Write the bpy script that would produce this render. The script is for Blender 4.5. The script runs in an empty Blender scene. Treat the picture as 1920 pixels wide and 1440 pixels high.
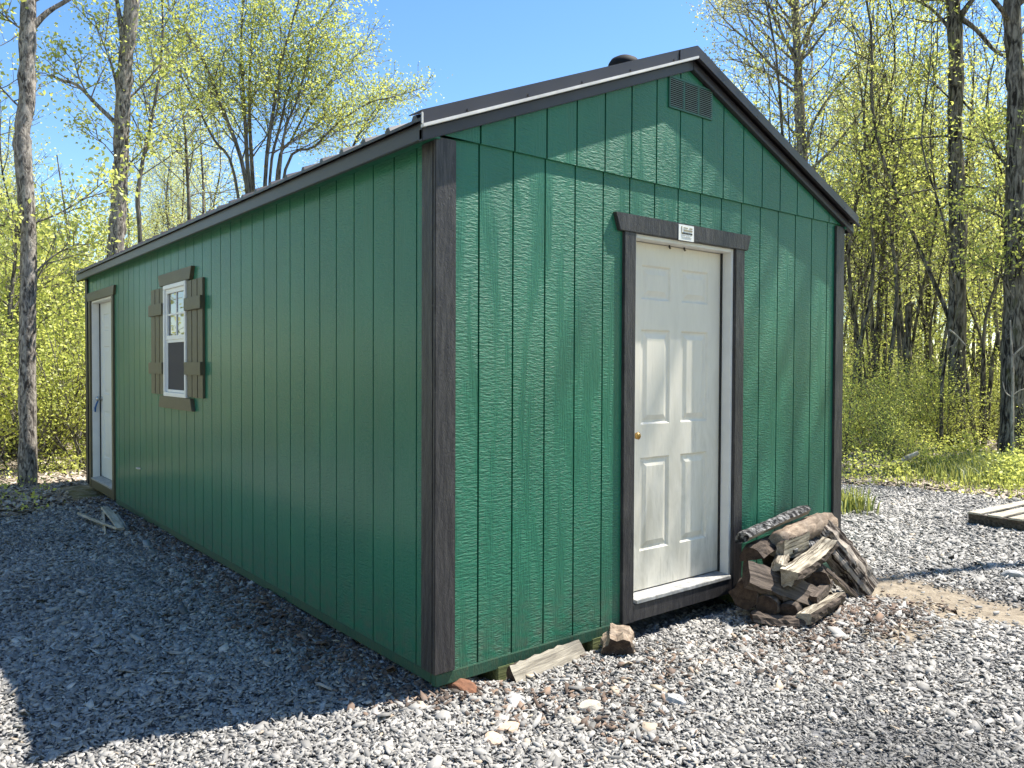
import bpy, bmesh, math, random
import numpy as np
from mathutils import Vector, Matrix

random.seed(7)
RNG = np.random.default_rng(7)
SC = bpy.context.scene
COL = SC.collection
PI = math.pi
rad = math.radians

# ------------------------------------------------------------------ helpers
def tag(o, label=None, cat=None, group=None, kind=None):
    if label: o['label'] = label
    if cat: o['category'] = cat
    if group: o['group'] = group
    if kind: o['kind'] = kind
    return o

def empty(name, loc=(0, 0, 0), rz=0.0):
    o = bpy.data.objects.new(name, None)
    COL.objects.link(o)
    o.location = loc
    o.rotation_euler = (0, 0, rz)
    o.empty_display_size = 0.2
    return o

class MB:
    """collects polygons; build() links them as ONE mesh object"""
    def __init__(self):
        self.v, self.f, self.m = [], [], []
    def poly(self, pts, mi=0):
        n = len(self.v)
        self.v.extend([tuple(p) for p in pts])
        self.f.append(list(range(n, n + len(pts))))
        self.m.append(mi)
    def box(self, a, b, mi=0, fn=None):
        x0, y0, z0 = a; x1, y1, z1 = b
        P = [(x0, y0, z0), (x1, y0, z0), (x1, y1, z0), (x0, y1, z0), (x0, y0, z1), (x1, y0, z1), (x1, y1, z1), (x0, y1, z1)]
        if fn: P = [fn(*p) for p in P]
        n = len(self.v)
        self.v.extend(P)
        for q in ((0, 3, 2, 1), (4, 5, 6, 7), (0, 1, 5, 4), (1, 2, 6, 5), (2, 3, 7, 6), (3, 0, 4, 7)):
            self.f.append([n + i for i in q]); self.m.append(mi)
    def prism(self, poly, d0, d1, fn, mi=0):
        n = len(self.v); k = len(poly)
        self.v.extend([fn(u, d0, z) for u, z in poly]); self.v.extend([fn(u, d1, z) for u, z in poly])
        self.f.append(list(range(n, n + k))); self.m.append(mi)
        self.f.append(list(range(n + 2 * k - 1, n + k - 1, -1))); self.m.append(mi)
        for i in range(k):
            j = (i + 1) % k
            self.f.append([n + i, n + k + i, n + k + j, n + j]); self.m.append(mi)
    def tube(self, pts, radii, n=8, mi=0, cap=True):
        V, F = tube_arrays(pts, radii, n)
        b = len(self.v)
        self.v.extend([tuple(p) for p in V])
        for q in F:
            self.f.append([b + int(i) for i in q]); self.m.append(mi)
        if cap:
            self.f.append([b + i for i in range(n)][::-1]); self.m.append(mi)
            t = b + (len(pts) - 1) * n
            self.f.append([t + i for i in range(n)]); self.m.append(mi)
    def build(self, name, mat, parent=None, bevel=0.0, smooth=False, loc=None):
        me = bpy.data.meshes.new(name)
        me.from_pydata(self.v, [], self.f)
        mats = mat if isinstance(mat, (list, tuple)) else [mat]
        for m in mats: me.materials.append(m)
        me.polygons.foreach_set('material_index', self.m)
        bm = bmesh.new(); bm.from_mesh(me)
        bmesh.ops.recalc_face_normals(bm, faces=bm.faces)
        if bevel:
            es = [e for e in bm.edges if len(e.link_faces) == 2 and e.calc_face_angle(0) > 0.5]
            bmesh.ops.bevel(bm, geom=es, offset=bevel, segments=2, affect='EDGES', clamp_overlap=True)
        if smooth:
            for f in bm.faces: f.smooth = True
        bm.to_mesh(me); bm.free()
        o = bpy.data.objects.new(name, me)
        COL.objects.link(o)
        if parent: o.parent = parent
        if loc: o.location = loc
        return o

def tube_arrays(pts, radii, n):
    pts = np.asarray(pts, float); radii = np.asarray(radii, float)
    T = np.gradient(pts, axis=0)
    T /= np.linalg.norm(T, axis=1)[:, None] + 1e-9
    ref = np.array([0.0, 0, 1.0]) if abs(T[0, 2]) < 0.9 else np.array([1.0, 0, 0])
    A = np.cross(T, ref); A /= np.linalg.norm(A, axis=1)[:, None] + 1e-9
    B = np.cross(T, A)
    th = np.linspace(0, 2 * PI, n, endpoint=False)
    V = pts[:, None, :] + radii[:, None, None] * (np.cos(th)[None, :, None] * A[:, None, :] + np.sin(th)[None, :, None] * B[:, None, :])
    m = len(pts)
    i = np.arange(m - 1)[:, None] * n; j = np.arange(n)[None, :]; k = (j + 1) % n
    F = np.stack([i + j, i + k, i + n + k, i + n + j], -1).reshape(-1, 4)
    return V.reshape(-1, 3), F

def fast_mesh(name, V, loops, counts, mats, smooth=False, tint=None, midx=None):
    """mesh straight from numpy arrays"""
    me = bpy.data.meshes.new(name)
    V = np.asarray(V, np.float32); loops = np.asarray(loops, np.int32); counts = np.asarray(counts, np.int32)
    me.vertices.add(len(V)); me.vertices.foreach_set('co', V.ravel())
    me.loops.add(len(loops)); me.loops.foreach_set('vertex_index', loops)
    me.polygons.add(len(counts))
    st = np.zeros(len(counts), np.int32); st[1:] = np.cumsum(counts)[:-1]
    me.polygons.foreach_set('loop_start', st)
    me.polygons.foreach_set('loop_total', counts)
    if midx is not None: me.polygons.foreach_set('material_index', np.asarray(midx, np.int32))
    if smooth: me.polygons.foreach_set('use_smooth', np.ones(len(counts), bool))
    for m in mats: me.materials.append(m)
    if tint is not None:
        a = me.attributes.new('tint', 'FLOAT', 'POINT')
        a.data.foreach_set('value', np.asarray(tint, np.float32))
    me.update(calc_edges=True)
    return me

def link(name, me, parent=None, loc=None):
    o = bpy.data.objects.new(name, me); COL.objects.link(o)
    if parent: o.parent = parent
    if loc is not None: o.location = loc
    return o

def hash2(ix, iy, s):
    h = (ix * 374761393 + iy * 668265263 + s * 982451653) & 0xffffffff
    h = ((h ^ (h >> 13)) * 1274126177) & 0xffffffff
    return ((h ^ (h >> 16)) & 0xffff) / 65535.0

def vnoise(x, y, s=0):
    x = np.asarray(x, float); y = np.asarray(y, float)
    ix = np.floor(x).astype(np.int64); iy = np.floor(y).astype(np.int64)
    fx = x - ix; fy = y - iy
    fx = fx * fx * (3 - 2 * fx); fy = fy * fy * (3 - 2 * fy)
    a = hash2(ix, iy, s); b = hash2(ix + 1, iy, s); c = hash2(ix, iy + 1, s); d = hash2(ix + 1, iy + 1, s)
    return (a * (1 - fx) + b * fx) * (1 - fy) + (c * (1 - fx) + d * fx) * fy

def fbm(x, y, s=0, o=3):
    t = 0; a = 0.5
    for k in range(o):
        t = t + a * vnoise(np.asarray(x) * 2 ** k, np.asarray(y) * 2 ** k, s + k); a *= 0.5
    return t

def sstep(a, b, x):
    t = np.clip((x - a) / (b - a), 0, 1)
    return t * t * (3 - 2 * t)

# ------------------------------------------------------------------ camera (solved from the photograph)
CAM = np.array([-1.9508, -2.9547, 1.4699])
YAW, PIT, ROL, FPX = 0.6793, -0.0211, 0.0041, 1482.17
CF = np.array([math.sin(YAW) * math.cos(PIT), math.cos(YAW) * math.cos(PIT), math.sin(PIT)])
r0 = np.array([math.cos(YAW), -math.sin(YAW), 0]); u0 = np.cross(r0, CF)
CR = math.cos(ROL) * r0 + math.sin(ROL) * u0
CU = -math.sin(ROL) * r0 + math.cos(ROL) * u0
cam = bpy.data.cameras.new('camera'); camo = bpy.data.objects.new('camera', cam); COL.objects.link(camo)
camo.matrix_world = Matrix(((CR[0], CU[0], -CF[0], CAM[0]), (CR[1], CU[1], -CF[1], CAM[1]), (CR[2], CU[2], -CF[2], CAM[2]), (0, 0, 0, 1)))
cam.sensor_width = 36; cam.lens = 36 * FPX / 1920
cam.clip_start = 0.05; cam.clip_end = 2000
SC.camera = camo

def at(px, py, dist):
    """point seen at photo pixel (px,py), 'dist' metres away measured along the ground"""
    d = CF + CR * (px - 960) / FPX - CU * (py - 720) / FPX
    return CAM + d * dist / math.hypot(d[0], d[1])

# ------------------------------------------------------------------ light
SUN = Vector((0.476, -0.150, 0.866)).normalized()
W_ = bpy.data.worlds.new('World'); SC.world = W_; W_.use_nodes = True
nt = W_.node_tree; nt.nodes.clear()
sky = nt.nodes.new('ShaderNodeTexSky'); sky.sky_type = 'NISHITA'; sky.sun_disc = False
sky.sun_elevation = math.asin(SUN.z); sky.sun_rotation = math.atan2(SUN.x, SUN.y)
sky.air_density = 1.0; sky.dust_density = 0.3; sky.ozone_density = 1.6; sky.altitude = 300
bg = nt.nodes.new('ShaderNodeBackground'); bg.inputs['Strength'].default_value = 0.115
wo = nt.nodes.new('ShaderNodeOutputWorld')
hs = nt.nodes.new('ShaderNodeHueSaturation'); hs.inputs['Saturation'].default_value = 1.22; hs.inputs['Hue'].default_value = 0.502
nt.links.new(sky.outputs[0], hs.inputs['Color']); nt.links.new(hs.outputs[0], bg.inputs[0]); nt.links.new(bg.outputs[0], wo.inputs[0])
sl = bpy.data.lights.new('sun', 'SUN'); sl.energy = 5.0; sl.angle = rad(0.5); sl.color = (1.0, 0.95, 0.86)
so = bpy.data.objects.new('sun', sl); COL.objects.link(so)
so.rotation_euler = SUN.to_track_quat('Z', 'Y').to_euler(); so.location = (8, -4, 20)
SC.view_settings.view_transform = 'Standard'; SC.view_settings.look = 'None'
SC.view_settings.gamma = 1.0; SC.view_settings.exposure = 1.22
try: SC.view_settings.use_curve_mapping = False
except Exception: pass
SC.render.engine = 'CYCLES'
SC.cycles.max_bounces = 7; SC.cycles.transparent_max_bounces = 8
SC.cycles.use_denoising = True

# ------------------------------------------------------------------ materials
def new_mat(name):
    m = bpy.data.materials.new(name); m.use_nodes = True
    nt = m.node_tree
    b = nt.nodes['Principled BSDF']
    return m, nt, b

class NT:
    def __init__(s, nt): s.nt = nt
    def n(s, t, **kw):
        nd = s.nt.nodes.new(t)
        for k, v in kw.items():
            if k in nd.inputs.keys() if isinstance(k, str) else False: nd.inputs[k].default_value = v
            else: setattr(nd, k, v)
        return nd
    def l(s, a, b): s.nt.links.new(a, b)
    def coord(s, kind='Object', scale=(1, 1, 1), rot=(0, 0, 0)):
        tc = s.n('ShaderNodeTexCoord'); mp = s.n('ShaderNodeMapping')
        mp.inputs['Scale'].default_value = scale; mp.inputs['Rotation'].default_value = rot
        s.l(tc.outputs[kind], mp.inputs['Vector']); return mp.outputs['Vector']
    def noise(s, vec, scale=5, detail=3, rough=0.6, dist=0.0):
        nd = s.n('ShaderNodeTexNoise'); nd.inputs['Scale'].default_value = scale; nd.inputs['Detail'].default_value = detail
        nd.inputs['Roughness'].default_value = rough; nd.inputs['Distortion'].default_value = dist
        s.l(vec, nd.inputs['Vector']); return nd.outputs['Fac']
    def ramp(s, fac, stops):
        nd = s.n('ShaderNodeValToRGB'); e = nd.color_ramp.elements
        e[0].position, e[0].color = stops[0][0], (*stops[0][1], 1)
        e[1].position, e[1].color = stops[-1][0], (*stops[-1][1], 1)
        for p, c in stops[1:-1]:
            x = e.new(p); x.color = (*c, 1)
        s.l(fac, nd.inputs[0]); return nd.outputs[0]
    def mapr(s, v, a, b, c=0.0, d=1.0):
        nd = s.n('ShaderNodeMapRange'); nd.inputs[1].default_value = a; nd.inputs[2].default_value = b
        nd.inputs[3].default_value = c; nd.inputs[4].default_value = d
        s.l(v, nd.inputs[0]); return nd.outputs[0]
    def mix(s, fac, a, b):
        nd = s.n('ShaderNodeMix'); nd.data_type = 'RGBA'
        if hasattr(fac, 'is_linked'): s.l(fac, nd.inputs[0])
        else: nd.inputs[0].default_value = fac
        for i, c in ((6, a), (7, b)):
            if isinstance(c, tuple): nd.inputs[i].default_value = (*c, 1)
            else: s.l(c, nd.inputs[i])
        return nd.outputs[2]
    def math(s, op, a, b=0.0):
        nd = s.n('ShaderNodeMath'); nd.operation = op
        for i, c in ((0, a), (1, b)):
            if hasattr(c, 'is_linked'): s.l(c, nd.inputs[i])
            else: nd.inputs[i].default_value = c
        return nd.outputs[0]
    def bump(s, h, strength, dist, b):
        nd = s.n('ShaderNodeBump'); nd.inputs['Strength'].default_value = strength; nd.inputs['Distance'].default_value = dist
        s.l(h, nd.inputs['Height']); s.l(nd.outputs[0], b.inputs['Normal'])
        return nd

def wall_uv(N):
    """(x+y, z, 0): a flat coordinate for both the gable and the side walls"""
    tc = N.n('ShaderNodeTexCoord'); sp = N.n('ShaderNodeSeparateXYZ'); N.l(tc.outputs['Object'], sp.inputs[0])
    u = N.math('ADD', sp.outputs[0], sp.outputs[1])
    cb = N.n('ShaderNodeCombineXYZ'); N.l(u, cb.inputs[0]); N.l(sp.outputs[2], cb.inputs[1])
    return cb.outputs[0], sp
def scaled(N, v, sc):
    mp = N.n('ShaderNodeMapping'); mp.inputs['Scale'].default_value = sc; N.l(v, mp.inputs['Vector']); return mp.outputs[0]

def mat_siding():
    m, nt, b = new_mat('green_siding_paint'); N = NT(nt)
    uv, sp = wall_uv(N)
    rip = N.noise(scaled(N, uv, (25, 102, 1)), 1.0, 3, 0.55, 0.6)
    gr = N.noise(scaled(N, uv, (150, 7, 1)), 1.0, 3, 0.6, 0.5)
    selv = N.mapr(N.noise(scaled(N, uv, (11, 1.1, 1)), 1.0, 2, 0.5, 0.8), 0.50, 0.66)
    h = N.n('ShaderNodeMix'); N.l(selv, h.inputs[0]); N.l(rip, h.inputs[2]); N.l(gr, h.inputs[3])
    N.bump(h.outputs[0], 1.0, 0.0085, b)
    c1 = N.ramp(N.noise(scaled(N, uv, (1.3, 0.8, 1)), 1.6, 4), [(0.3, (0.004, 0.122, 0.066)), (0.7, (0.006, 0.152, 0.082))])
    fade = N.mapr(N.noise(scaled(N, uv, (16, 0.7, 1)), 1.4, 4, 0.7, 0.5), 0.5, 0.8)
    c1 = N.mix(N.math('MULTIPLY', fade, 0.3), c1, (0.016, 0.140, 0.082))
    # dirt splashed up on the lowest hand-width of the siding
    dz = N.mapr(sp.outputs[2], 0.10, 0.45, 1.0, 0.0)
    dirt = N.math('MULTIPLY', dz, N.mapr(N.noise(scaled(N, uv, (9, 14, 1)), 1.5, 4), 0.35, 0.75))
    c2 = N.mix(N.math('MULTIPLY', dirt, 0.7), c1, (0.085, 0.10, 0.07))
    N.l(c2, b.inputs['Base Color'])
    b.inputs['Coat Weight'].default_value = 0.42; b.inputs['Coat Roughness'].default_value = 0.20; b.inputs['Roughness'].default_value = 0.64
    b.inputs['Specular IOR Level'].default_value = 0.5
    return m

def mat_trim(name, base, worn, rough=0.5, amount=0.62):
    m, nt, b = new_mat(name); N = NT(nt)
    uv, sp = wall_uv(N)
    gr = N.noise(scaled(N, uv, (90, 30, 1)), 1.0, 3, 0.65, 0.8)
    N.bump(gr, 0.8, 0.004, b)
    mid = tuple(x * 0.65 + y * 0.35 for x, y in zip(base, worn))
    soft = N.mapr(N.noise(scaled(N, uv, (55, 5, 1)), 1.0, 4, 0.7, 0.4), 0.42, 0.72)
    c = N.mix(soft, base, mid)
    w = N.mapr(N.noise(scaled(N, uv, (38, 9, 1)), 2.0, 5, 0.75), amount + 0.04, amount + 0.12)
    N.l(N.mix(w, c, worn), b.inputs['Base Color'])
    b.inputs['Roughness'].default_value = rough
    return m

def mat_plain(name, col, rough=0.5, metal=0.0, var=0.15, scale=6, bump=0.0, spec=0.5):
    m, nt, b = new_mat(name); N = NT(nt)
    v = N.coord()
    nz = N.noise(v, scale, 4)
    lo = tuple(c * (1 - var) for c in col); hi = tuple(min(1, c * (1 + var)) for c in col)
    N.l(N.ramp(nz, [(0.3, lo), (0.7, hi)]), b.inputs['Base Color'])
    b.inputs['Roughness'].default_value = rough; b.inputs['Metallic'].default_value = metal
    b.inputs['Specular IOR Level'].default_value = spec
    if bump: N.bump(N.noise(v, scale * 12, 3), bump, 0.003, b)
    return m

def mat_door(name, col, dirty):
    m, nt, b = new_mat(name); N = NT(nt)
    uv, sp = wall_uv(N)
    gr = N.noise(scaled(N, uv, (60, 5, 1)), 1.0, 4, 0.65, 1.2)
    N.bump(gr, 0.35, 0.002, b)
    blot = N.mapr(N.noise(scaled(N, uv, (5, 1.6, 1)), 1.6, 5, 0.65, 0.6), 0.42, 0.72)
    low = N.mapr(sp.outputs[2], 1.5, 0.25, 0.25, 1.0)
    streak = N.mapr(N.noise(scaled(N, uv, (36, 4, 1)), 1.3, 4, 0.7), 0.5, 0.72)
    d = N.math('MULTIPLY', N.math('MAXIMUM', blot, streak), low)
    N.l(N.mix(N.math('MULTIPLY', d, dirty), col, (0.30, 0.275, 0.20)), b.inputs['Base Color'])
    b.inputs['Roughness'].default_value = 0.45
    return m

def mat_glass():
    m, nt, b = new_mat('window_glass'); N = NT(nt)
    b.inputs['Base Color'].default_value = (0.015, 0.018, 0.02, 1)
    b.inputs['Roughness'].default_value = 0.02
    b.inputs['Specular IOR Level'].default_value = 1.0
    b.inputs['IOR'].default_value = 2.2
    return m

def mat_screen():
    m, nt, b = new_mat('insect_screen'); N = NT(nt)
    w = N.noise(N.coord(scale=(300, 300, 300)), 2.0, 1)
    N.l(N.ramp(w, [(0.3, (0.03, 0.028, 0.03)), (0.7, (0.08, 0.072, 0.075))]), b.inputs['Base Color'])
    b.inputs['Roughness'].default_value = 0.8
    return m

def mat_bark(name, dark, light, sx=14, sz=3.2, strength=1.0, moss=None, contrast=(0.38, 0.62)):
    m, nt, b = new_mat(name); N = NT(nt)
    v = N.coord(scale=(sx, sx, sz))
    h = N.noise(v, 1.0, 5, 0.65, 0.8)
    c = N.ramp(h, [(contrast[0], dark), (contrast[1], light)])
    big = N.noise(N.coord(scale=(2, 2, 0.7)), 1.2, 3)
    c = N.mix(N.mapr(big, 0.5, 0.75, 0, 0.55), c, light)
    if moss:
        c = N.mix(N.mapr(N.noise(N.coord(scale=(5, 5, 2)), 1.5, 4), 0.55, 0.7, 0, 0.6), c, moss)
    N.l(c, b.inputs['Base Color'])
    b.inputs['Roughness'].default_value = 0.9; b.inputs['Specular IOR Level'].default_value = 0.2
    N.bump(h, strength, 0.03, b)
    return m

def mat_leaf(name, stops, transl=0.5, gloss=0.25):
    m = bpy.data.materials.new(name); m.use_nodes = True
    nt = m.node_tree; nt.nodes.clear(); N = NT(nt)
    at_ = N.n('ShaderNodeAttribute'); at_.attribute_name = 'tint'
    oi = N.n('ShaderNodeObjectInfo')
    f = N.math('ADD', N.math('MULTIPLY', at_.outputs['Fac'], 0.82), N.math('MULTIPLY', oi.outputs['Random'], 0.18))
    c = N.ramp(f, stops)
    d = N.n('ShaderNodeBsdfDiffuse'); N.l(c, d.inputs[0])
    t = N.n('ShaderNodeBsdfTranslucent'); tcol = N.mix(0.55, c, (0.80, 0.80, 0.20)); N.l(tcol, t.inputs[0])
    g = N.n('ShaderNodeBsdfGlossy'); g.inputs['Roughness'].default_value = 0.5; g.inputs[0].default_value = (0.9, 0.9, 0.85, 1)
    mx = N.n('ShaderNodeMixShader'); mx.inputs[0].default_value = transl; N.l(d.outputs[0], mx.inputs[1]); N.l(t.outputs[0], mx.inputs[2])
    mg = N.n('ShaderNodeMixShader'); mg.inputs[0].default_value = gloss * 0.14; N.l(mx.outputs[0], mg.inputs[1]); N.l(g.outputs[0], mg.inputs[2])
    o = N.n('ShaderNodeOutputMaterial'); N.l(mg.outputs[0], o.inputs[0])
    return m

def mat_wood(name, lo, hi, axis='x', rough=0.85, sc=(3, 42, 42), contrast=(0.32, 0.68)):
    m, nt, b = new_mat(name); N = NT(nt)
    h = N.noise(N.coord(scale=sc), 1.0, 5, 0.65, 0.5)
    big = N.noise(N.coord(scale=(4, 4, 4)), 1.5, 3)
    c = N.ramp(h, [(contrast[0], lo), (contrast[1], hi)])
    c = N.mix(N.mapr(big, 0.45, 0.75, 0, 0.5), c, lo)
    N.l(c, b.inputs['Base Color']); b.inputs['Roughness'].default_value = rough; b.inputs['Specular IOR Level'].default_value = 0.2
    N.bump(h, 0.9, 0.008, b)
    return m

def mat_chips(name, stops, rough=0.75):
    m, nt, b = new_mat(name); N = NT(nt)
    at_ = N.n('ShaderNodeAttribute'); at_.attribute_name = 'tint'
    c = N.ramp(at_.outputs['Fac'], stops)
    nz = N.noise(N.coord(), 55, 3)
    c = N.mix(N.mapr(nz, 0.35, 0.7, 0, 0.35), c, (0.17, 0.165, 0.16))
    N.l(c, b.inputs['Base Color']); b.inputs['Roughness'].default_value = rough
    b.inputs['Specular IOR Level'].default_value = 0.4
    return m

M = {}
M['siding'] = mat_siding()
M['black_trim'] = mat_trim('dark_trim_paint', (0.022, 0.020, 0.023), (0.16, 0.15, 0.14), 0.5, 0.60)
M['brown_trim'] = mat_trim('brown_trim_paint', (0.075, 0.065, 0.036), (0.13, 0.12, 0.08), 0.45, 0.68)
M['roof_metal'] = mat_plain('dark_roof_metal', (0.030, 0.027, 0.033), 0.38, 0.0, 0.2, 3)
M['vent_black'] = mat_plain('matt_black_metal', (0.012, 0.012, 0.014), 0.75, 0, 0.2, 12, 0.0, 0.2)
M['hem'] = mat_plain('pale_glint_hem', (0.62, 0.60, 0.57), 0.4, 0.1, 0.15, 9)  # pale colour stands in for the sun glint along the left rake
M['white_frame'] = mat_plain('white_frame_paint', (0.70, 0.69, 0.66), 0.45, 0, 0.06, 7)
M['sill_paint'] = mat_plain('worn_sill_paint', (0.34, 0.335, 0.32), 0.6, 0, 0.4, 25)
M['white_vinyl'] = mat_plain('white_vinyl', (0.78, 0.78, 0.76), 0.4, 0, 0.04, 7)
M['door_front'] = mat_door('weathered_white_door', (0.72, 0.68, 0.585), 0.6)
M['door_side'] = mat_door('pale_door_paint', (0.66, 0.68, 0.66), 0.2)
M['glass'] = mat_glass()
M['screen'] = mat_screen()
M['brass'] = mat_plain('worn_brass', (0.36, 0.22, 0.07), 0.35, 0.85, 0.2, 40)
M['steel'] = mat_plain('knob_steel', (0.5, 0.5, 0.48), 0.3, 0.9, 0.1, 30)
M['blue_cord'] = mat_plain('blue_cord', (0.02, 0.10, 0.30), 0.6)
M['weatherstrip'] = mat_plain('dark_weatherstrip', (0.012, 0.012, 0.012), 0.7)
M['skirt'] = mat_trim('green_skirt_board', (0.016, 0.075, 0.045), (0.10, 0.085, 0.045), 0.6, 0.56)
M['skid'] = mat_wood('treated_green_timber', (0.05, 0.075, 0.03), (0.20, 0.21, 0.09))
M['plate'] = mat_plain('plate_white', (0.78, 0.78, 0.74), 0.4, 0, 0.04)
M['ink'] = mat_plain('plate_ink', (0.02, 0.018, 0.016), 0.5)
M['tan_ink'] = mat_plain('plate_tan', (0.30, 0.26, 0.17), 0.5)
M['grey_ink'] = mat_plain('plate_grey', (0.45, 0.45, 0.45), 0.5)
M['vent'] = mat_plain('green_vent_paint', (0.022, 0.10, 0.068), 0.45, 0, 0.15, 20)
M['louver'] = mat_plain('sunlit_louver_paint', (0.22, 0.30, 0.27), 0.4, 0, 0.15, 20)  # light caught by the green vent's slats, put into a paler colour
M['dark_inside'] = mat_plain('dark_inside', (0.01, 0.01, 0.01), 0.9)
M['bark_a'] = mat_bark('maple_bark', (0.05, 0.042, 0.037), (0.40, 0.36, 0.315), 30, 10.0, 0.7, None, (0.40, 0.62))
M['bark_b'] = mat_bark('grey_bark', (0.022, 0.018, 0.015), (0.27, 0.24, 0.20), 22, 5.0, 1.0, (0.12, 0.12, 0.05), (0.42, 0.62))
M['bark_c'] = mat_bark('thin_bark', (0.05, 0.045, 0.04), (0.22, 0.20, 0.175), 20, 5, 0.8)
LEAF = [(0.0, (0.13, 0.19, 0.035)), (0.35, (0.34, 0.42, 0.085)), (0.7, (0.52, 0.57, 0.15)), (1.0, (0.70, 0.70, 0.32))]
M['leaf'] = mat_leaf('spring_leaf', LEAF, 0.56, 0.3)
M['leaf_low'] = mat_leaf('understory_leaf', [(0.0, (0.17, 0.22, 0.04)), (0.35, (0.42, 0.49, 0.095)), (0.75, (0.64, 0.67, 0.16)), (1.0, (0.78, 0.75, 0.30))], 0.58, 0.3)
M['leaf_far'] = mat_leaf('hazy_far_leaf', [(0.0, (0.34, 0.38, 0.14)), (0.4, (0.60, 0.63, 0.27)), (1.0, (0.80, 0.80, 0.48))], 0.55, 0.2)  # haze of distance put into the leaf colour
M['leaf_pale'] = mat_leaf('pale_bud_leaf', [(0.0, (0.26, 0.27, 0.12)), (0.4, (0.54, 0.53, 0.27)), (1.0, (0.74, 0.66, 0.48))], 0.5, 0.3)
M['grass'] = mat_leaf('grass_blade', [(0.0, (0.02, 0.06, 0.010)), (0.6, (0.06, 0.13, 0.022)), (1.0, (0.30, 0.28, 0.12))], 0.4, 0.35)
M['chips'] = mat_chips('slate_chip', [(0.0, (0.085, 0.082, 0.078)), (0.4, (0.235, 0.226, 0.212)), (0.7, (0.37, 0.352, 0.325)), (0.93, (0.53, 0.505, 0.46)), (1.0, (0.42, 0.34, 0.25))])
M['woodchips'] = mat_chips('bark_flake', [(0.0, (0.04, 0.028, 0.02)), (0.5, (0.13, 0.085, 0.06)), (0.85, (0.25, 0.17, 0.12)), (1.0, (0.46, 0.38, 0.28))], 0.9)
M['litter'] = mat_chips('dead_leaf', [(0.0, (0.10, 0.07, 0.05)), (0.5, (0.34, 0.27, 0.20)), (1.0, (0.62, 0.56, 0.48))], 0.8)
M['stone'] = mat_plain('pale_stone', (0.42, 0.375, 0.31), 0.8, 0, 0.2, 14, 0.4)

def mat_ground():
    m, nt, b = new_mat('forest_floor'); N = NT(nt)
    v = N.coord()
    a = N.noise(v, 9, 6, 0.7); c = N.ramp(a, [(0.3, (0.08, 0.058, 0.036)), (0.5, (0.24, 0.19, 0.13)), (0.72, (0.46, 0.40, 0.31))])
    g = N.mapr(N.noise(v, 0.9, 5, 0.65), 0.50, 0.66)
    c = N.mix(N.math('MULTIPLY', g, 0.75), c, N.ramp(N.noise(v, 22, 4), [(0.3, (0.05, 0.075, 0.012)), (0.7, (0.17, 0.19, 0.035))]))
    N.l(c, b.inputs['Base Color']); b.inputs['Roughness'].default_value = 0.95; b.inputs['Specular IOR Level'].default_value = 0.1
    N.bump(a, 1.0, 0.05, b)
    return m
M['ground'] = mat_ground()

def mat_pad():
    m, nt, b = new_mat('gravel_bed'); N = NT(nt)
    v = N.coord()
    at_ = N.n('ShaderNodeAttribute'); at_.attribute_name = 'tint'
    vo = N.n('ShaderNodeTexVoronoi'); vo.inputs['Scale'].default_value = 34; N.l(v, vo.inputs['Vector'])
    gray = N.ramp(N.math('MULTIPLY', vo.outputs['Distance'], 1.0), [(0.15, (0.20, 0.20, 0.205)), (0.75, (0.06, 0.06, 0.062))])
    soil = N.ramp(N.noise(v, 16, 5, 0.7), [(0.3, (0.13, 0.10, 0.068)), (0.7, (0.33, 0.275, 0.20))])
    N.l(N.mix(N.mapr(at_.outputs['Fac'], 0.2, 0.7), gray, soil), b.inputs['Base Color'])
    b.inputs['Roughness'].default_value = 0.9
    N.bump(N.noise(v, 60, 4), 0.6, 0.02, b)
    return m
M['pad'] = mat_pad()

# ------------------------------------------------------------------ ground
def pad_sd(x, y):
    """>0 inside the gravel pad"""
    x = np.asarray(x, float); y = np.asarray(y, float)
    wob = (fbm(x * 0.9, y * 0.9, 5) - 0.45) * 0.9
    lim = np.where(x < 1.7, 6.75 + 0.6 * np.clip(x, -1.1, 0.0) + 4.2 * sstep(1.2, 2.1, -x), 3.1 - 0.06 * (x - 5))
    return np.minimum(np.minimum(7.75 - x, lim - y), np.minimum(x + 7.0, y + 12)) + wob
def dirt_mask(x, y):
    x = np.asarray(x, float); y = np.asarray(y, float)
    # a worn strip of bare soil running past the woodpile towards the right of the frame
    s = np.exp(-((x - 3.36 - 0.06 * (y + 0.8) - 0.25 * (fbm(x * 1.5, y * 1.5, 23) - 0.45)) / 0.36) ** 2) * sstep(0.10, 0.45, -y)
    n = fbm(x * 2.3, y * 2.3, 21)
    patches = sstep(0.60, 0.72, fbm(x * 0.8 + 7, y * 0.8, 33)) * 0.55
    blot = np.exp(-((x - 2.55) / 0.5) ** 2 - ((y + 0.95) / 0.16) ** 2) * 0.8
    return np.clip(s * (0.75 + 0.9 * n) + blot * n * 1.4, 0, 1) + patches * sstep(-9, 0, x)
def pad_z(x, y):
    x = np.asarray(x, float); y = np.asarray(y, float)
    sd = pad_sd(x, y)
    z = (fbm(x * 1.1, y * 1.1, 11) - 0.44) * 0.075 + (fbm(x * 5, y * 5, 12) - 0.44) * 0.022
    z = z - 0.02 * dirt_mask(x, y)
    # nearly level under the building's front edge, a little low under the door sill
    near = np.exp(-(np.clip(np.abs(y + 0.1) - 0.25, 0, 9)) ** 2 / 0.18) * sstep(-0.6, 0.1, x) * (1 - sstep(3.6, 4.4, x))
    z = z * (1 - 0.6 * near) - 0.075 * np.exp(-((y - 0.10) / 0.17) ** 2) * sstep(0.15, 0.4, x) * (1 - sstep(3.2, 3.6, x))
    return z - 0.22 * (1 - sstep(-0.5, 0.12, sd))
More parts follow.
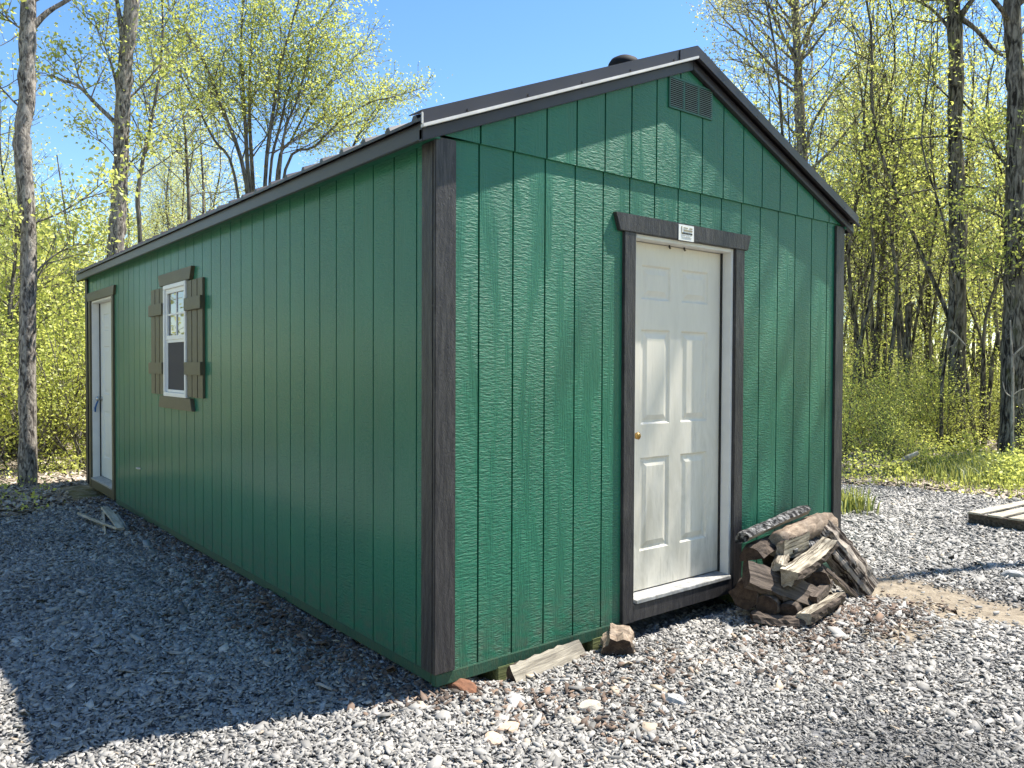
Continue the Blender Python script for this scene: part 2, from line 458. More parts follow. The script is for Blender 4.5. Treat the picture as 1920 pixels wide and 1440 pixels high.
def ground_z(x, y):
    x = np.asarray(x, float); y = np.asarray(y, float)
    sd = pad_sd(x, y)
    r = np.hypot(x - 1.7, y - 3)
    z = (fbm(x * 0.35, y * 0.35, 41) - 0.44) * 0.30 + (fbm(x * 2, y * 2, 42) - 0.44) * 0.10
    z = z * sstep(0, 6, r - 5) + sstep(16, 90, r) * 2.0 * (fbm(x * 0.02, y * 0.02, 43))
    return z + 0.03 - 0.16 * sstep(-0.25, 0.5, sd)

def grid_sheet(name, xs, ys, zf, mat, kind, tint=None):
    X, Y = np.meshgrid(xs, ys, indexing='ij')
    V = np.stack([X, Y, zf(X, Y)], -1).reshape(-1, 3)
    n, m = len(xs), len(ys)
    i = np.arange(n - 1)[:, None] * m; j = np.arange(m - 1)[None, :]
    F = np.stack([i + j, i + m + j, i + m + j + 1, i + j + 1], -1).reshape(-1, 4)
    me = fast_mesh(name, V, F.ravel(), np.full(len(F), 4), [mat], True, None if tint is None else tint(V[:, 0], V[:, 1]))
    return tag(link(name, me), kind=kind)

def gaxis(lo, hi, step, far):
    a = list(np.arange(lo, hi + 1e-6, step)); s = step; left = [lo]; right = [hi]
    while right[-1] < far:
        s *= 1.25; right.append(right[-1] + s); left.append(left[-1] - s)
    return np.array(left[:0:-1] + a + right[1:])
grid_sheet('ground', gaxis(-12, 26, 0.3, 600), gaxis(-12, 26, 0.3, 600), ground_z, M['ground'], 'structure')
grid_sheet('gravel_pad', np.arange(-7.8, 8.8, 0.07), np.arange(-6, 11.6, 0.07), pad_z, M['pad'], 'structure', dirt_mask)

def chips(name, P, size, tint, mat, label, cat, flat=0.13, kind='stuff', tilt=0.36, k=5):
    """many small flat stones / flakes at points P (n,3): ONE object"""
    n = len(P)
    th = (np.arange(k)[None, :] + RNG.uniform(-0.40, 0.40, (n, k))) * 2 * PI / k + RNG.uniform(0, 2 * PI, (n, 1))
    r = RNG.uniform(0.7, 1.15, (n, k)) * 0.5
    el = RNG.uniform(0.32, 0.8, (n, 1))
    ph = RNG.uniform(0, 2 * PI, (n, 1))
    lx = r * np.cos(th); ly = r * np.sin(th) * el
    X = (lx * np.cos(ph) - ly * np.sin(ph)) * size[:, None]; Y = (lx * np.sin(ph) + ly * np.cos(ph)) * size[:, None]
    h = size * flat * RNG.uniform(0.5, 1.3, n)
    tx = RNG.normal(0, tilt, (n, 1)); ty = RNG.normal(0, tilt, (n, 1))
    bot = np.stack([X, Y, X * tx + Y * ty - h[:, None] * 0.5], -1)
    top = np.stack([X * 0.95, Y * 0.95, X * 0.95 * tx + Y * 0.95 * ty + h[:, None] * 0.5 + RNG.normal(0, 0.08, (n, k)) * h[:, None]], -1)
    V = np.concatenate([bot, top], 1) + P[:, None, :]
    base = (np.arange(n) * 2 * k)[:, None]
    a = np.arange(k); b2 = (a + 1) % k
    side = np.stack([a, b2, b2 + k, a + k], -1).reshape(1, -1) + base
    topf = (a + k)[None, :] + base
    loops = np.concatenate([topf, side], 1).ravel()
    counts = np.tile(np.array([k] + [4] * k), n)
    me = fast_mesh(name, V.reshape(-1, 3), loops, counts, [mat], False, np.repeat(tint, 2 * k))
    return tag(link(name, me), label, cat, kind=kind)

def in_view(x, y, margin=0.08):
    d = np.stack([x - CAM[0], y - CAM[1], 0 * x - CAM[2]], -1)
    z = d @ CF; u = (d @ CR) / np.maximum(z, 1e-3); v = (d @ CU) / np.maximum(z, 1e-3)
    return (z > 0.5) & (np.abs(u) < 0.648 + margin) & (v > -0.486 - margin)

def gravel():
    n = 1150000
    x = RNG.uniform(-5, 8.4, n); y = RNG.uniform(-3.2, 8.0, n)
    r = np.hypot(x - CAM[0], y - CAM[1])
    p = np.where(r < 4.5, 1.0, np.where(r < 7, 0.7, 0.45))
    keep = (RNG.random(n) < p) & in_view(x, y, 0.12) & (pad_sd(x, y) > -0.12 + 0.25 * RNG.random(n) ** 2)
    keep &= ~((x > 0.35) & (x < 3.1) & (y > 0.16))          # under the building
    keep &= RNG.random(n) > 0.96 * np.clip(1.25 * dirt_mask(x, y), 0, 1)
    x, y, r = x[keep], y[keep], r[keep]
    s = np.exp(RNG.normal(math.log(0.0225), 0.42, len(x))) * np.where(r < 4.5, 1.0, np.where(r < 7, 1.12, 1.3))
    s = np.clip(s, 0.009, 0.07)
    fine = fbm(x * 0.9, y * 0.9, 77)
    s = s * (0.72 + 0.6 * fine)
    s = np.where(RNG.random(len(x)) < 0.02, s * 1.8, s)
    z = pad_z(x, y) + s * 0.10 + 0.004 + RNG.uniform(0, 0.012, len(x))
    t = np.clip(RNG.normal(0.50, 0.2, len(x)) + (fbm(x * 1.7, y * 1.7, 55) - 0.44) * 0.4, 0, 0.95)
    q1 = CAM + (CF + CR * (1650 - 960) / FPX - CU * (1440 - 720) / FPX) * (-CAM[2] / (CF[2] + CR[2] * (1650 - 960) / FPX - CU[2] * (1440 - 720) / FPX))
    dk = np.exp(-((x - q1[0]) ** 2 + (y - q1[1]) ** 2) / 0.16)          # a patch of dark fines at the bottom right
    t = np.clip(t - 0.38 * dk, 0, 1); s = s * (1 - 0.35 * dk)
    t[RNG.random(len(x)) < 0.012] = 1.0
    chips('gravel', np.stack([x, y, z], -1), s, t, M['chips'], 'loose blue grey crushed slate gravel around the green shed', 'gravel', k=4)
    # sparse coarser cover outside the photo's frame so a step to the side still sees stones
    n = 150000
    x = RNG.uniform(-6.6, 8.2, n); y = RNG.uniform(-5.8, 6.5, n)
    x[:70000] = RNG.uniform(-6.8, -1.0, 70000); y[:70000] = RNG.uniform(0, 10.4, 70000)
    keep = (~in_view(x, y, 0.10)) & (pad_sd(x, y) > 0) & ~((x > 0) & (x < 3.4) & (y > 0))
    x, y = x[keep], y[keep]; s = RNG.uniform(0.03, 0.075, len(x))
    chips('gravel', np.stack([x, y, pad_z(x, y) + 0.01], -1), s, RNG.uniform(0.1, 0.9, len(x)), M['chips'], 'loose blue grey crushed slate gravel beyond the edge of the photo', 'gravel')
gravel()

# ------------------------------------------------------------------ the shed
W, L = 3.473, 7.392
H, ZB, ZK = 2.499, 0.09, 0.06            # eave joint, trim bottom, skirt bottom
PITCH = (3.19 - 2.455) / (1.736 - (-0.09))
XR = W / 2
shed = empty('garden_shed', (0, 0, 0))
tag(shed, 'large green wooden shed with black trim and white doors standing on gravel', 'shed')
def FR(u, d, z): return (u, d, z)             # d: metres into the wall
def LF(u, d, z): return (d, u, z)
def RT(u, d, z): return (W - d, u, z)
def BK(u, d, z): return (u, L - d, z)

def siding(fn, u0, u1, grooves, zlo, zhi, holes=(), extra=(), gw=0.010, gd=0.013):
    mb = MB()
    cuts = {u0, u1}
    for g in grooves: cuts |= {g - gw / 2, g + gw / 2}
    for h in holes: cuts |= {h[0], h[1]}
    for e in extra: cuts.add(e)
    cuts = sorted(c for c in cuts if u0 <= c <= u1)
    zf = zhi if callable(zhi) else (lambda u: zhi)
    def depth(u): return gd if any(abs(u - g) < gw / 2 for g in grooves) else 0.0
    pd = None
    for a, b in zip(cuts[:-1], cuts[1:]):
        m = (a + b) / 2; d = depth(m)
        hh = [h for h in holes if h[0] < m < h[1]]
        spans = [(zlo, zlo, zf(a), zf(b))] if not hh else []
        if hh:
            h = hh[0]
            if h[2] > zlo: spans.append((zlo, zlo, h[2], h[2]))
            spans.append((h[3], h[3], zf(a), zf(b)))
        for la, lb, ta, tb in spans:
            mb.poly([fn(a, d, la), fn(b, d, lb), fn(b, d, tb), fn(a, d, ta)])
        if pd is not None and abs(pd - d) > 1e-6:
            for la, lb, ta, tb in spans:
                mb.poly([fn(a, pd, la), fn(a, d, la), fn(a, d, ta), fn(a, pd, ta)])
        pd = d
    return mb

S8 = 0.2032
gf = [0.2346 + S8 * k for k in range(16)]
DX0, DX1, DZ0, DZ1 = 1.285, 2.190, 0.165, 2.205          # front door opening
siding(FR, 0.012, W - 0.012, gf, ZB - 0.005, H + 0.02, [(DX0, DX1, ZB - 0.01, DZ1)]).build('wall', M['siding'], shed)
SY0, SY1 = 6.10, 7.14                                       # side door opening
WY0, WY1, WZ0, WZ1 = 3.545, 4.160, 1.215, 2.148             # window
gl = [0.1639 + S8 * k for k in range(36) if 0.1639 + S8 * k < L - 0.03]
lw = siding(LF, 0.012, L - 0.012, gl, ZB - 0.005, 2.56, [(SY0, SY1, ZB - 0.01, DZ1), (WY0 + 0.01, WY1 - 0.01, WZ0 + 0.01, WZ1 - 0.01)])
lw.build('wall', M['siding'], shed)
siding(RT, 0.012, L - 0.012, gl, ZB - 0.005, 2.56).build('wall', M['siding'], shed)
rz = lambda u: 2.43 + PITCH * (XR + 0.09 - abs(u - XR))
siding(BK, 0.012, W - 0.012, gf, ZB - 0.005, lambda u: rz(u), extra=(XR,)).build('wall', M['siding'], shed)
# the gable panel hangs 12 mm proud of the siding below it
gp = siding(lambda u, d, z: (u, d - 0.012, z), 0.005, W - 0.005, gf, H, lambda u: rz(u) + 0.02, extra=(XR,))
gp.poly([(0.005, -0.012, H), (W - 0.005, -0.012, H), (W - 0.005, 0.02, H), (0.005, 0.02, H)])
gp.build('gable_panel', M['siding'], shed)

# corner boards: an L of two boards at each corner
def corner(cx, cy, sx, sy):
    mb = MB()
    t = 0.018; w = 0.096
    x0, x1 = sorted((cx - sx * t, cx + sx * w)); y0, y1 = sorted((cy - sy * t, cy))
    mb.box((x0, y0, ZB), (x1, y1, H - 0.012 if cy == 0 else H))
    x0, x1 = sorted((cx - sx * t, cx)); y0, y1 = sorted((cy + sy * 0.001, cy + sy * w))
    mb.box((x0, y0, ZB), (x1, y1, 2.473))
    return mb.build('corner_trim', M['black_trim'], shed, 0.004)
corner(0, 0, 1, 1); corner(W, 0, -1, 1); corner(0, L, 1, -1); corner(W, L, -1, -1)

# skirt board below the siding
sk = MB()
sk.box((-0.004, -0.006, ZK - 0.03), (DX0 - 0.088, 0.030, ZB - 0.003))
sk.box((DX1 + 0.092, -0.006, ZK - 0.03), (W + 0.004, 0.030, ZB - 0.003))
sk.box((-0.004, 0.0305, ZK - 0.022), (0.030, SY0 - 0.1, ZB - 0.003))
sk.box((W - 0.030, 0.0305, ZK - 0.022), (W + 0.004, L - 0.01, ZB - 0.003))
sk.build('skirt_board', M['skirt'], shed, 0.003)
fl = MB(); fl.box((0.04, 0.04, ZB - 0.03), (W - 0.04, L - 0.04, ZB)); fl.build('floor_deck', M['dark_inside'], shed)
for x in (0.40, 1.03, 2.44, 3.07):
    s = MB(); s.box((x - 0.055, -0.010, -0.06), (x + 0.055, L - 0.02, ZB - 0.045)); s.build('skid', M['skid'], shed, 0.006)

# roof: two ribbed metal sheets, ridge cap, rake trim, fascia
EO = 0.10                      # eave overhang
YF, YB = -0.060, L + 0.06      # roof front / back edges
def roofz(x): return 3.285 - PITCH * abs(x - XR)
def slope_sheet(side):
    mb = MB(); xe = -EO - 0.02 if side < 0 else W + EO + 0.02
    t = 0.014
    ys = []; y = YF + 0.03
    while y < YB - 0.02:
        ys += [(y, 0), (y + 0.012, 0.019), (y + 0.034, 0.019), (y + 0.046, 0)]; y += 0.2286
    prof = [(YF, 0)] + [p for p in ys if YF < p[0] < YB] + [(YB, 0)]
    for (a, ha), (b, hb) in zip(prof[:-1], prof[1:]):
        ra, rb = (XR, a, roofz(XR) + ha), (XR, b, roofz(XR) + hb)
        ea, eb = (xe, a, roofz(xe) + ha), (xe, b, roofz(xe) + hb)
        mb.poly([ra, rb, eb, ea])
        dn = lambda p: (p[0], p[1], p[2] - t - (p[2] - roofz(p[0])) * 0.9)
        mb.poly([dn(ra), dn(ea), dn(eb), dn(rb)])
        mb.poly([ea, eb, dn(eb), dn(ea)])
    return mb
rf = empty('roof'); rf.parent = shed
for sd in (-1, 1): slope_sheet(sd).build('roof_sheet', M['roof_metal'], rf)
rc = MB()
for sd in (-1, 1):
    x1 = XR + sd * 0.16
    for (z0, z1) in ((0.022, 0.030),):
        rc.box((0, 0, 0), (1, 1, 1), fn=lambda i, j, k: ((XR, x1)[int(i)], (YF - 0.008, YB + 0.008)[int(j)], roofz((XR, x1)[int(i)]) + (z0, z1)[int(k)]))
# closed front flap of the ridge cap
rc.prism([(XR - 0.16, roofz(XR - .16) + 0.028), (XR, roofz(XR) + 0.028), (XR + 0.16, roofz(XR + .16) + 0.028), (XR + 0.16, roofz(XR + .16) - 0.045), (XR, roofz(XR) - 0.045), (XR - 0.16, roofz(XR - .16) - 0.045)], YF - 0.012, YF - 0.009, FR)
rc.build('ridge_cap', M['roof_metal'], rf, 0.002)
for sd in (-1, 1):
    xe = -EO - 0.02 if sd < 0 else W + EO + 0.02
    rt = MB()
    P = lambda x, dz: (x, roofz(x) + dz)
    xa, xb = (xe, XR) if sd < 0 else (XR, xe)
    rt.prism([P(xa, 0.026), P(xb, 0.026), P(xb, -0.030), P(xa, -0.030)], YF, YF - 0.006, FR)      # face flange
    rt.prism([P(xa, 0.0265), P(xb, 0.0265), P(xb, 0.031), P(xa, 0.031)], YF - 0.006, YF + 0.10, FR)   # top flange
    o = rt.build('rake_trim', M['roof_metal'], rf)
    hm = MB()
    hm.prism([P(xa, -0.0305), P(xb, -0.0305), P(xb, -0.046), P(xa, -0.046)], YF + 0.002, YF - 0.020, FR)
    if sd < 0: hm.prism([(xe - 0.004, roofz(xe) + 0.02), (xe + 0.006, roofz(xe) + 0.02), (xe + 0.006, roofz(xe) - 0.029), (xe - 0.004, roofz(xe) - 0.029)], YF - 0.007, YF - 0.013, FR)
    hm.build('drip_hem', M['hem'] if sd < 0 else M['roof_metal'], rf, 0.002)  # left hem coloured as if glinting in the sun, right one kept dark
    for k in range(5):
        x = xa + (xb - xa) * (0.13 + 0.19 * k); sc = MB()
        c = (x, YF - 0.006, roofz(x) - 0.020)
        sc.tube([c, (c[0], c[1] - 0.006, c[2])], [0.008, 0.005], 6)
        sc.build('screw', M['roof_metal'], rf)
    # wooden rake board under the metal
    rb = MB()
    xw = -EO if sd < 0 else W + EO
    xa, xb = (xw, XR - 0.0005) if sd < 0 else (XR + 0.0005, xw)
    rb.prism([P(xa, -0.047), P(xb, -0.047), P(xb, -0.100), P(xa, -0.100)], -0.013, -0.040, FR)
    rb.build('rake_board', M['roof_metal'], rf, 0.003)
    rb = MB()
    rb.prism([P(xa, -0.045), P(xb, -0.045), P(xb, -0.110), P(xa, -0.110)], L + 0.015, L + 0.040, FR)
    rb.build('rake_board', M['roof_metal'], rf, 0.003)
    # eave fascia and soffit
    eb = MB()
    x0, x1 = (xw - 0.0, xw + 0.022) if sd < 0 else (xw - 0.022, xw)
    eb.box((x0, YF + 0.021, 2.452), (x1, YB - 0.004, roofz(xw) - 0.018))
    eb.build('fascia', M['roof_metal'], rf, 0.003)
    sf = MB()
    x0, x1 = (xw + 0.023, 0.0) if sd < 0 else (W, xw - 0.023)
    sf.box((x0, YF + 0.03, 2.474), (x1, YB - 0.01, 2.486)); sf.build('soffit', M['siding'], rf)
# roof vent cap on the far slope
px = 1.52; py = 0.30; vz = roofz(px) - 0.055
vt = MB()
vt.tube([(px, py, vz - 0.05), (px, py, vz + 0.125)], [0.055, 0.055], 20)
v1 = vt.build('roof_vent', M['vent_black'], shed)
vc = MB()
vc.tube([(px, py, vz + 0.085), (px, py, vz + 0.095), (px, py, vz + 0.120), (px, py, vz + 0.145), (px, py, vz + 0.162), (px, py, vz + 0.168)], [0.090, 0.097, 0.094, 0.078, 0.045, 0.01], 24)
vc.build('cap', M['vent_black'], v1, 0, True)

# door trim, frame, door
def doorway(fn, u0, u1, trim_mat, door_mat, hinge_left, rec, tw=0.09, knob=M['brass'], front=True):
    """u0..u1 opening; fn maps (u, depth, z)"""
    um = (u0 + u1) / 2
    t = MB()
    t.box((u0 - tw, -0.020, ZB - 0.018), (u0, 0.012, DZ1 - 0.0005), fn=fn)
    t.box((u1, -0.020, ZB - 0.018), (u1 + tw, 0.012, DZ1 - 0.0005), fn=fn)
    tr = t.build('door_trim', trim_mat, shed, 0.003)
    h = MB()
    h.prism([(u0 - tw - 0.075, DZ1 + 0.095), (u1 + tw + 0.062, DZ1 + 0.095), (u1 + tw + 0.030, DZ1), (u0 - tw - 0.040, DZ1)], -0.024, 0.006, fn)
    h.build('header_board', trim_mat, tr, 0.003)
    s = MB(); s.box((u0 + 0.0005, -0.016, ZB - 0.018), (u1 - 0.0005, 0.012, DZ0), fn=fn); s.build('sill_board', trim_mat, tr, 0.003)
    # white jambs, head and sloping sill
    f = MB(); jt = 0.022; rd = rec + 0.05
    f.box((u0 + 0.0005, 0.0, DZ0 + 0.0005), (u0 + jt, rd, DZ1 - 0.0005), fn=fn)
    f.box((u1 - jt, 0.0, DZ0 + 0.0005), (u1 - 0.0005, rd, DZ1 - 0.0005), fn=fn)
    f.box((u0 + jt + 0.0005, 0.0, DZ1 - jt), (u1 - jt - 0.0005, rd, DZ1 - 0.0005), fn=fn)
    fr = f.build('door_frame', M['white_frame'], shed, 0.002)
    ws = MB()
    ws.box((u0 + jt, rec - 0.012, DZ0 + 0.03), (u0 + jt + 0.010, rec - 0.001, DZ1 - jt), fn=fn)
    ws.box((u1 - jt - 0.010, rec - 0.012, DZ0 + 0.03), (u1 - jt, rec - 0.001, DZ1 - jt), fn=fn)
    ws.build('weatherstrip', M['weatherstrip'], fr)
    sl_ = MB(); sl_.prism([(u0 + jt, 0), (u1 - jt, 0), (u1 - jt, 1), (u0 + jt, 1)], 0, 1, lambda u, d, z: fn(u, (-0.022, rd)[int(d)], (DZ0 + 0.002, (DZ0 + 0.022, DZ0 + 0.034)[int(d)])[int(z)]))
    sl_.build('threshold', M['sill_paint'], fr, 0.002)
    # six-panel slab
    a, b = u0 + jt + 0.004, u1 - jt - 0.004; z0, z1 = DZ0 + 0.038, DZ1 - jt - 0.004
    w = b - a; hgt = z1 - z0
    cu = [a + w * q for q in (0.0, 0.145, 0.440, 0.560, 0.855, 1.0)]
    cz = [z0 + hgt * q for q in (0.0, 0.112, 0.382, 0.478, 0.752, 0.838, 0.937, 1.0)]
    d = MB()
    for i in range(5):
        for j in range(7):
            ua, ub, za, zb_ = cu[i], cu[i + 1], cz[j], cz[j + 1]
            if i in (1, 3) and j in (1, 3, 5):
                rings = [(0, rec), (0.011, rec + 0.009), (0.024, rec + 0.009), (0.052, rec + 0.001)]
                R = []
                for ins, dep in rings: R.append([fn(ua + ins, dep, za + ins), fn(ub - ins, dep, za + ins), fn(ub - ins, dep, zb_ - ins), fn(ua + ins, dep, zb_ - ins)])
                for r1, r2 in zip(R[:-1], R[1:]):
                    for q in range(4): d.poly([r1[q], r1[(q + 1) % 4], r2[(q + 1) % 4], r2[q]])
                d.poly(R[-1])
            else:
                d.poly([fn(ua, rec, za), fn(ub, rec, za), fn(ub, rec, zb_), fn(ua, rec, zb_)])
    d.box((a, rec + 0.012, z0), (b, rec + 0.045, z1), fn=fn)
    for e in (a, b): d.poly([fn(e, rec, z0), fn(e, rec + 0.012, z0), fn(e, rec + 0.012, z1), fn(e, rec, z1)])
    do = d.build('door', door_mat, shed)
    ku = a + 0.050 if hinge_left else b - 0.055
    k = MB()
    kz = 1.09
    q_ = 0.72 if front else 1.0
    k.tube([fn(ku, rec, kz), fn(ku, rec - 0.008, kz)], [0.030 * q_, 0.030 * q_], 16)
    k.tube([fn(ku, rec - 0.008, kz), fn(ku, rec - 0.030, kz), fn(ku, rec - 0.036, kz), fn(ku, rec - 0.052, kz), fn(ku, rec - 0.062, kz)], [0.010 * q_, 0.012 * q_, 0.026 * q_, 0.028 * q_, 0.014 * q_], 16)
    k.build('knob', knob, do, 0, True)
    return do
doorway(FR, DX0, DX1, M['black_trim'], M['door_front'], True, 0.075)
sd_ = doorway(LF, SY0, SY1, M['brown_trim'], M['door_side'], False, 0.085, 0.075, M['steel'], front=False)
tg = MB(); kk = SY1 - 0.022 - 0.004 - 0.055
tg.tube([(0.045, kk, 1.07), (0.030, kk + 0.01, 1.03), (0.022, kk + 0.03, 0.985), (0.024, kk + 0.045, 0.94)], [0.008, 0.009, 0.011, 0.008], 7)
tg.build('cord', M['blue_cord'], sd_)

# two screw hooks hanging from the head of the front door
for u in (1.655, 1.79):
    hk = MB()
    hk.tube([(u, 0.060, 2.183), (u, 0.060, 2.172), (u + 0.005, 0.058, 2.164), (u + 0.010, 0.057, 2.168)], [0.005, 0.005, 0.005, 0.004], 6)
    hk.build('hook', M['weatherstrip'], shed)

# maker's plate on the header (lettering too small to read in the photo)
pl = MB(); pl.box((1.632, -0.0275, 2.202), (1.768, -0.0245, 2.292)); plate = pl.build('maker_plate', M['plate'], shed)
em = MB(); em.box((1.655, -0.0295, 2.240), (1.661, -0.0278, 2.283)); em.build('emblem', M['tan_ink'], plate)
em = MB()
for x0, x1, z0, z1 in ((1.675, 1.712, 2.274, 2.278), (1.728, 1.752, 2.272, 2.278), (1.675, 1.752, 2.256, 2.265)): em.box((x0, -0.0295, z0), (x1, -0.0278, z1))
em.build('lettering', M['tan_ink'], plate)
em = MB()
for x0, x1 in ((1.662, 1.688), (1.692, 1.700), (1.704, 1.716), (1.720, 1.728), (1.733, 1.752)): em.box((x0, -0.0295, 2.239), (x1, -0.0278, 2.248))
em.build('lettering', M['ink'], plate)
em = MB()
for x0, x1, z in ((1.656, 1.690, 2.230), (1.696, 1.735, 2.226), (1.660, 1.745, 2.219)): em.box((x0, -0.0295, z), (x1, -0.0278, z + 0.003))
em.build('lettering', M['grey_ink'], plate)

# gable vent: thin frame, two mullions, fine louvers
VX0, VX1, VZ0, VZ1 = 1.548, 1.940, 2.940, 3.118
gv = MB(); d0, d1 = -0.012, -0.022
gv.box((VX0, d1, VZ0), (VX1, d0, VZ0 + 0.010)); gv.box((VX0, d1, VZ1 - 0.010), (VX1, d0, VZ1))
gv.box((VX0, d1, VZ0 + 0.0105), (VX0 + 0.010, d0, VZ1 - 0.0105)); gv.box((VX1 - 0.010, d1, VZ0 + 0.0105), (VX1, d0, VZ1 - 0.0105))
for q in (1 / 3, 2 / 3):
    x = VX0 + (VX1 - VX0) * q; gv.box((x - 0.007, d1, VZ0 + 0.0105), (x + 0.007, d0, VZ1 - 0.0105))
vent = gv.build('gable_vent', M['vent'], shed)
for c in range(3):
    lv = MB()
    xa = VX0 + (VX1 - VX0) * c / 3 + 0.010; xb = VX0 + (VX1 - VX0) * (c + 1) / 3 - 0.010
    for k in range(14):
        z = VZ0 + 0.014 + k * 0.0111
        lv.prism([(-0.0235, z), (-0.0235, z + 0.0028), (-0.0125, z + 0.0085), (-0.0125, z + 0.006)], xa, xb, lambda u, d, zz: (d, u, zz))
    lv.build('louver', M['louver'], vent)
bk = MB(); bk.box((VX0 + 0.01, -0.0125, VZ0 + 0.01), (VX1 - 0.01, -0.0121, VZ1 - 0.01)); bk.build('vent_back', M['dark_inside'], vent)

# window on the long wall
wf = MB()
def ring(mb, u0, u1, z0, z1, t, da, db, fn=LF):
    mb.box((u0, da, z0), (u1, db, z0 + t), fn=fn); mb.box((u0, da, z1 - t), (u1, db, z1), fn=fn)
    mb.box((u0, da, z0 + t + 0.0004), (u0 + t, db, z1 - t - 0.0004), fn=fn); mb.box((u1 - t, da, z0 + t + 0.0004), (u1, db, z1 - t - 0.0004), fn=fn)
win = empty('window'); win.parent = shed
ring(wf, WY0, WY1, WZ0, WZ1, 0.034, -0.030, 0.03); wf.build('window_frame', M['white_vinyl'], win, 0.003)
zm = 1.688
us = MB(); ring(us, WY0 + 0.035, WY1 - 0.035, zm, WZ1 - 0.035, 0.036, -0.016, 0.012)
um = (WY0 + WY1) / 2; zq = (zm + 0.036 + WZ1 - 0.071) / 2
us.box((um - 0.008, -0.010, zm + 0.037), (um + 0.008, 0.006, WZ1 - 0.072), fn=LF)
for s_ in ((WY0 + 0.0715, um - 0.0085), (um + 0.0085, WY1 - 0.0715)): us.box((s_[0], -0.010, zq - 0.008), (s_[1], 0.006, zq + 0.008), fn=LF)
us.build('sash', M['white_vinyl'], win, 0.002)
pn = MB(); pn.poly([LF(WY0 + 0.07, -0.002, zm + 0.03), LF(WY1 - 0.07, -0.002, zm + 0.03), LF(WY1 - 0.07, -0.002, WZ1 - 0.07), LF(WY0 + 0.07, -0.002, WZ1 - 0.07)])
pn.build('pane', M['glass'], win)
ls = MB(); ring(ls, WY0 + 0.035, WY1 - 0.035, WZ0 + 0.035, zm - 0.001, 0.022, -0.010, 0.012); ls.build('sash', M['white_vinyl'], win, 0.002)
sn = MB(); sn.poly([LF(WY0 + 0.05, -0.004, WZ0 + 0.05), LF(WY1 - 0.05, -0.004, WZ0 + 0.05), LF(WY1 - 0.05, -0.004, zm - 0.02), LF(WY0 + 0.05, -0.004, zm - 0.02)])
sn.build('screen', M['screen'], win)
for zz, a in ((WZ1 + 0.002, 1), (WZ0 - 0.002, -1)):
    b_ = MB(); y0, y1 = 3.40, 4.30
    b_.prism([(y0 + 0.03, zz), (y1 - 0.03, zz), (y1 + 0.012, zz + a * 0.098), (y0 - 0.012, zz + a * 0.098)], -0.030, 0.006, LF)
    b_.build('window_trim', M['brown_trim'], win, 0.003)
for (ya, yb) in ((3.150, 3.535), (4.172, 4.570)):
    sh = MB(); n = 3; g = 0.012; bw = (yb - ya - g * (n - 1)) / n
    for k in range(n):
        y = ya + k * (bw + g); sh.box((y, -0.020, 1.225), (y + bw, -0.0005, 2.140), fn=LF)
    so_ = sh.build('shutter', M['brown_trim'], shed, 0.003)
    for z in (1.40, 1.905):
        bt = MB(); bt.box((ya - 0.008, -0.042, z), (yb + 0.008, -0.0203, z + 0.10), fn=LF); bt.build('batten', M['brown_trim'], so_, 0.003)
# small bright clip on the long wall
cl = MB(); cl.tube([(-0.002, 5.03, 0.50), (-0.022, 5.05, 0.502), (-0.024, 5.09, 0.502)], [0.008, 0.008, 0.006], 6); cl.build('wall_clip', M['hem'], shed)

# ------------------------------------------------------------------ firewood, scraps, stones, pallet
M['bark_dark'] = mat_wood('dark_log_bark', (0.018, 0.014, 0.012), (0.15, 0.115, 0.09), sc=(6, 30, 30))
M['bark_char'] = mat_wood('charred_shaggy_bark', (0.010, 0.010, 0.011), (0.34, 0.33, 0.32), sc=(40, 24, 24), contrast=(0.45, 0.66))
M['bark_tan'] = mat_wood('tan_log_bark', (0.12, 0.085, 0.06), (0.42, 0.33, 0.25), sc=(12, 26, 26))
M['bark_striped'] = mat_wood('striped_log_bark', (0.025, 0.017, 0.013), (0.42, 0.36, 0.30), sc=(2.2, 34, 34), contrast=(0.46, 0.58))
M['wood_pale'] = mat_wood('pale_split_wood', (0.07, 0.055, 0.04), (0.47, 0.42, 0.33), sc=(2.5, 50, 50), contrast=(0.38, 0.58))
M['wood_grey'] = mat_wood('weathered_grey_wood', (0.12, 0.105, 0.085), (0.40, 0.36, 0.29))
M['wood_brown'] = mat_wood('dark_brown_split_wood', (0.028, 0.022, 0.018), (0.17, 0.135, 0.11))
def mat_end(name, lo, hi):
    m, nt, b = new_mat(name); N = NT(nt)
    w = N.n('ShaderNodeTexWave'); w.wave_type = 'RINGS'; w.rings_direction = 'X'; w.inputs['Scale'].default_value = 42; w.inputs['Distortion'].default_value = 7; w.inputs['Detail'].default_value = 3
    N.l(N.coord(), w.inputs['Vector'])
    nz = N.noise(N.coord(), 24, 4, 0.7)
    c = N.mix(N.mapr(w.outputs['Fac'], 0.1, 0.9, 0.35, 0.8), lo, hi); c = N.mix(N.mapr(nz, 0.38, 0.62, 0, 0.75), c, lo)
    N.l(c, b.inputs['Base Color']); b.inputs['Roughness'].default_value = 0.9; b.inputs['Specular IOR Level'].default_value = 0.15
    N.bump(nz, 0.8, 0.006, b)
    return m
M['end_brown'] = mat_end('brown_end_grain', (0.022, 0.015, 0.012), (0.125, 0.085, 0.062))
M['end_pale'] = mat_end('pale_end_grain', (0.16, 0.13, 0.095), (0.54, 0.48, 0.39))
M['pallet_wood'] = mat_wood('sun_bleached_board', (0.22, 0.19, 0.145), (0.62, 0.56, 0.46))

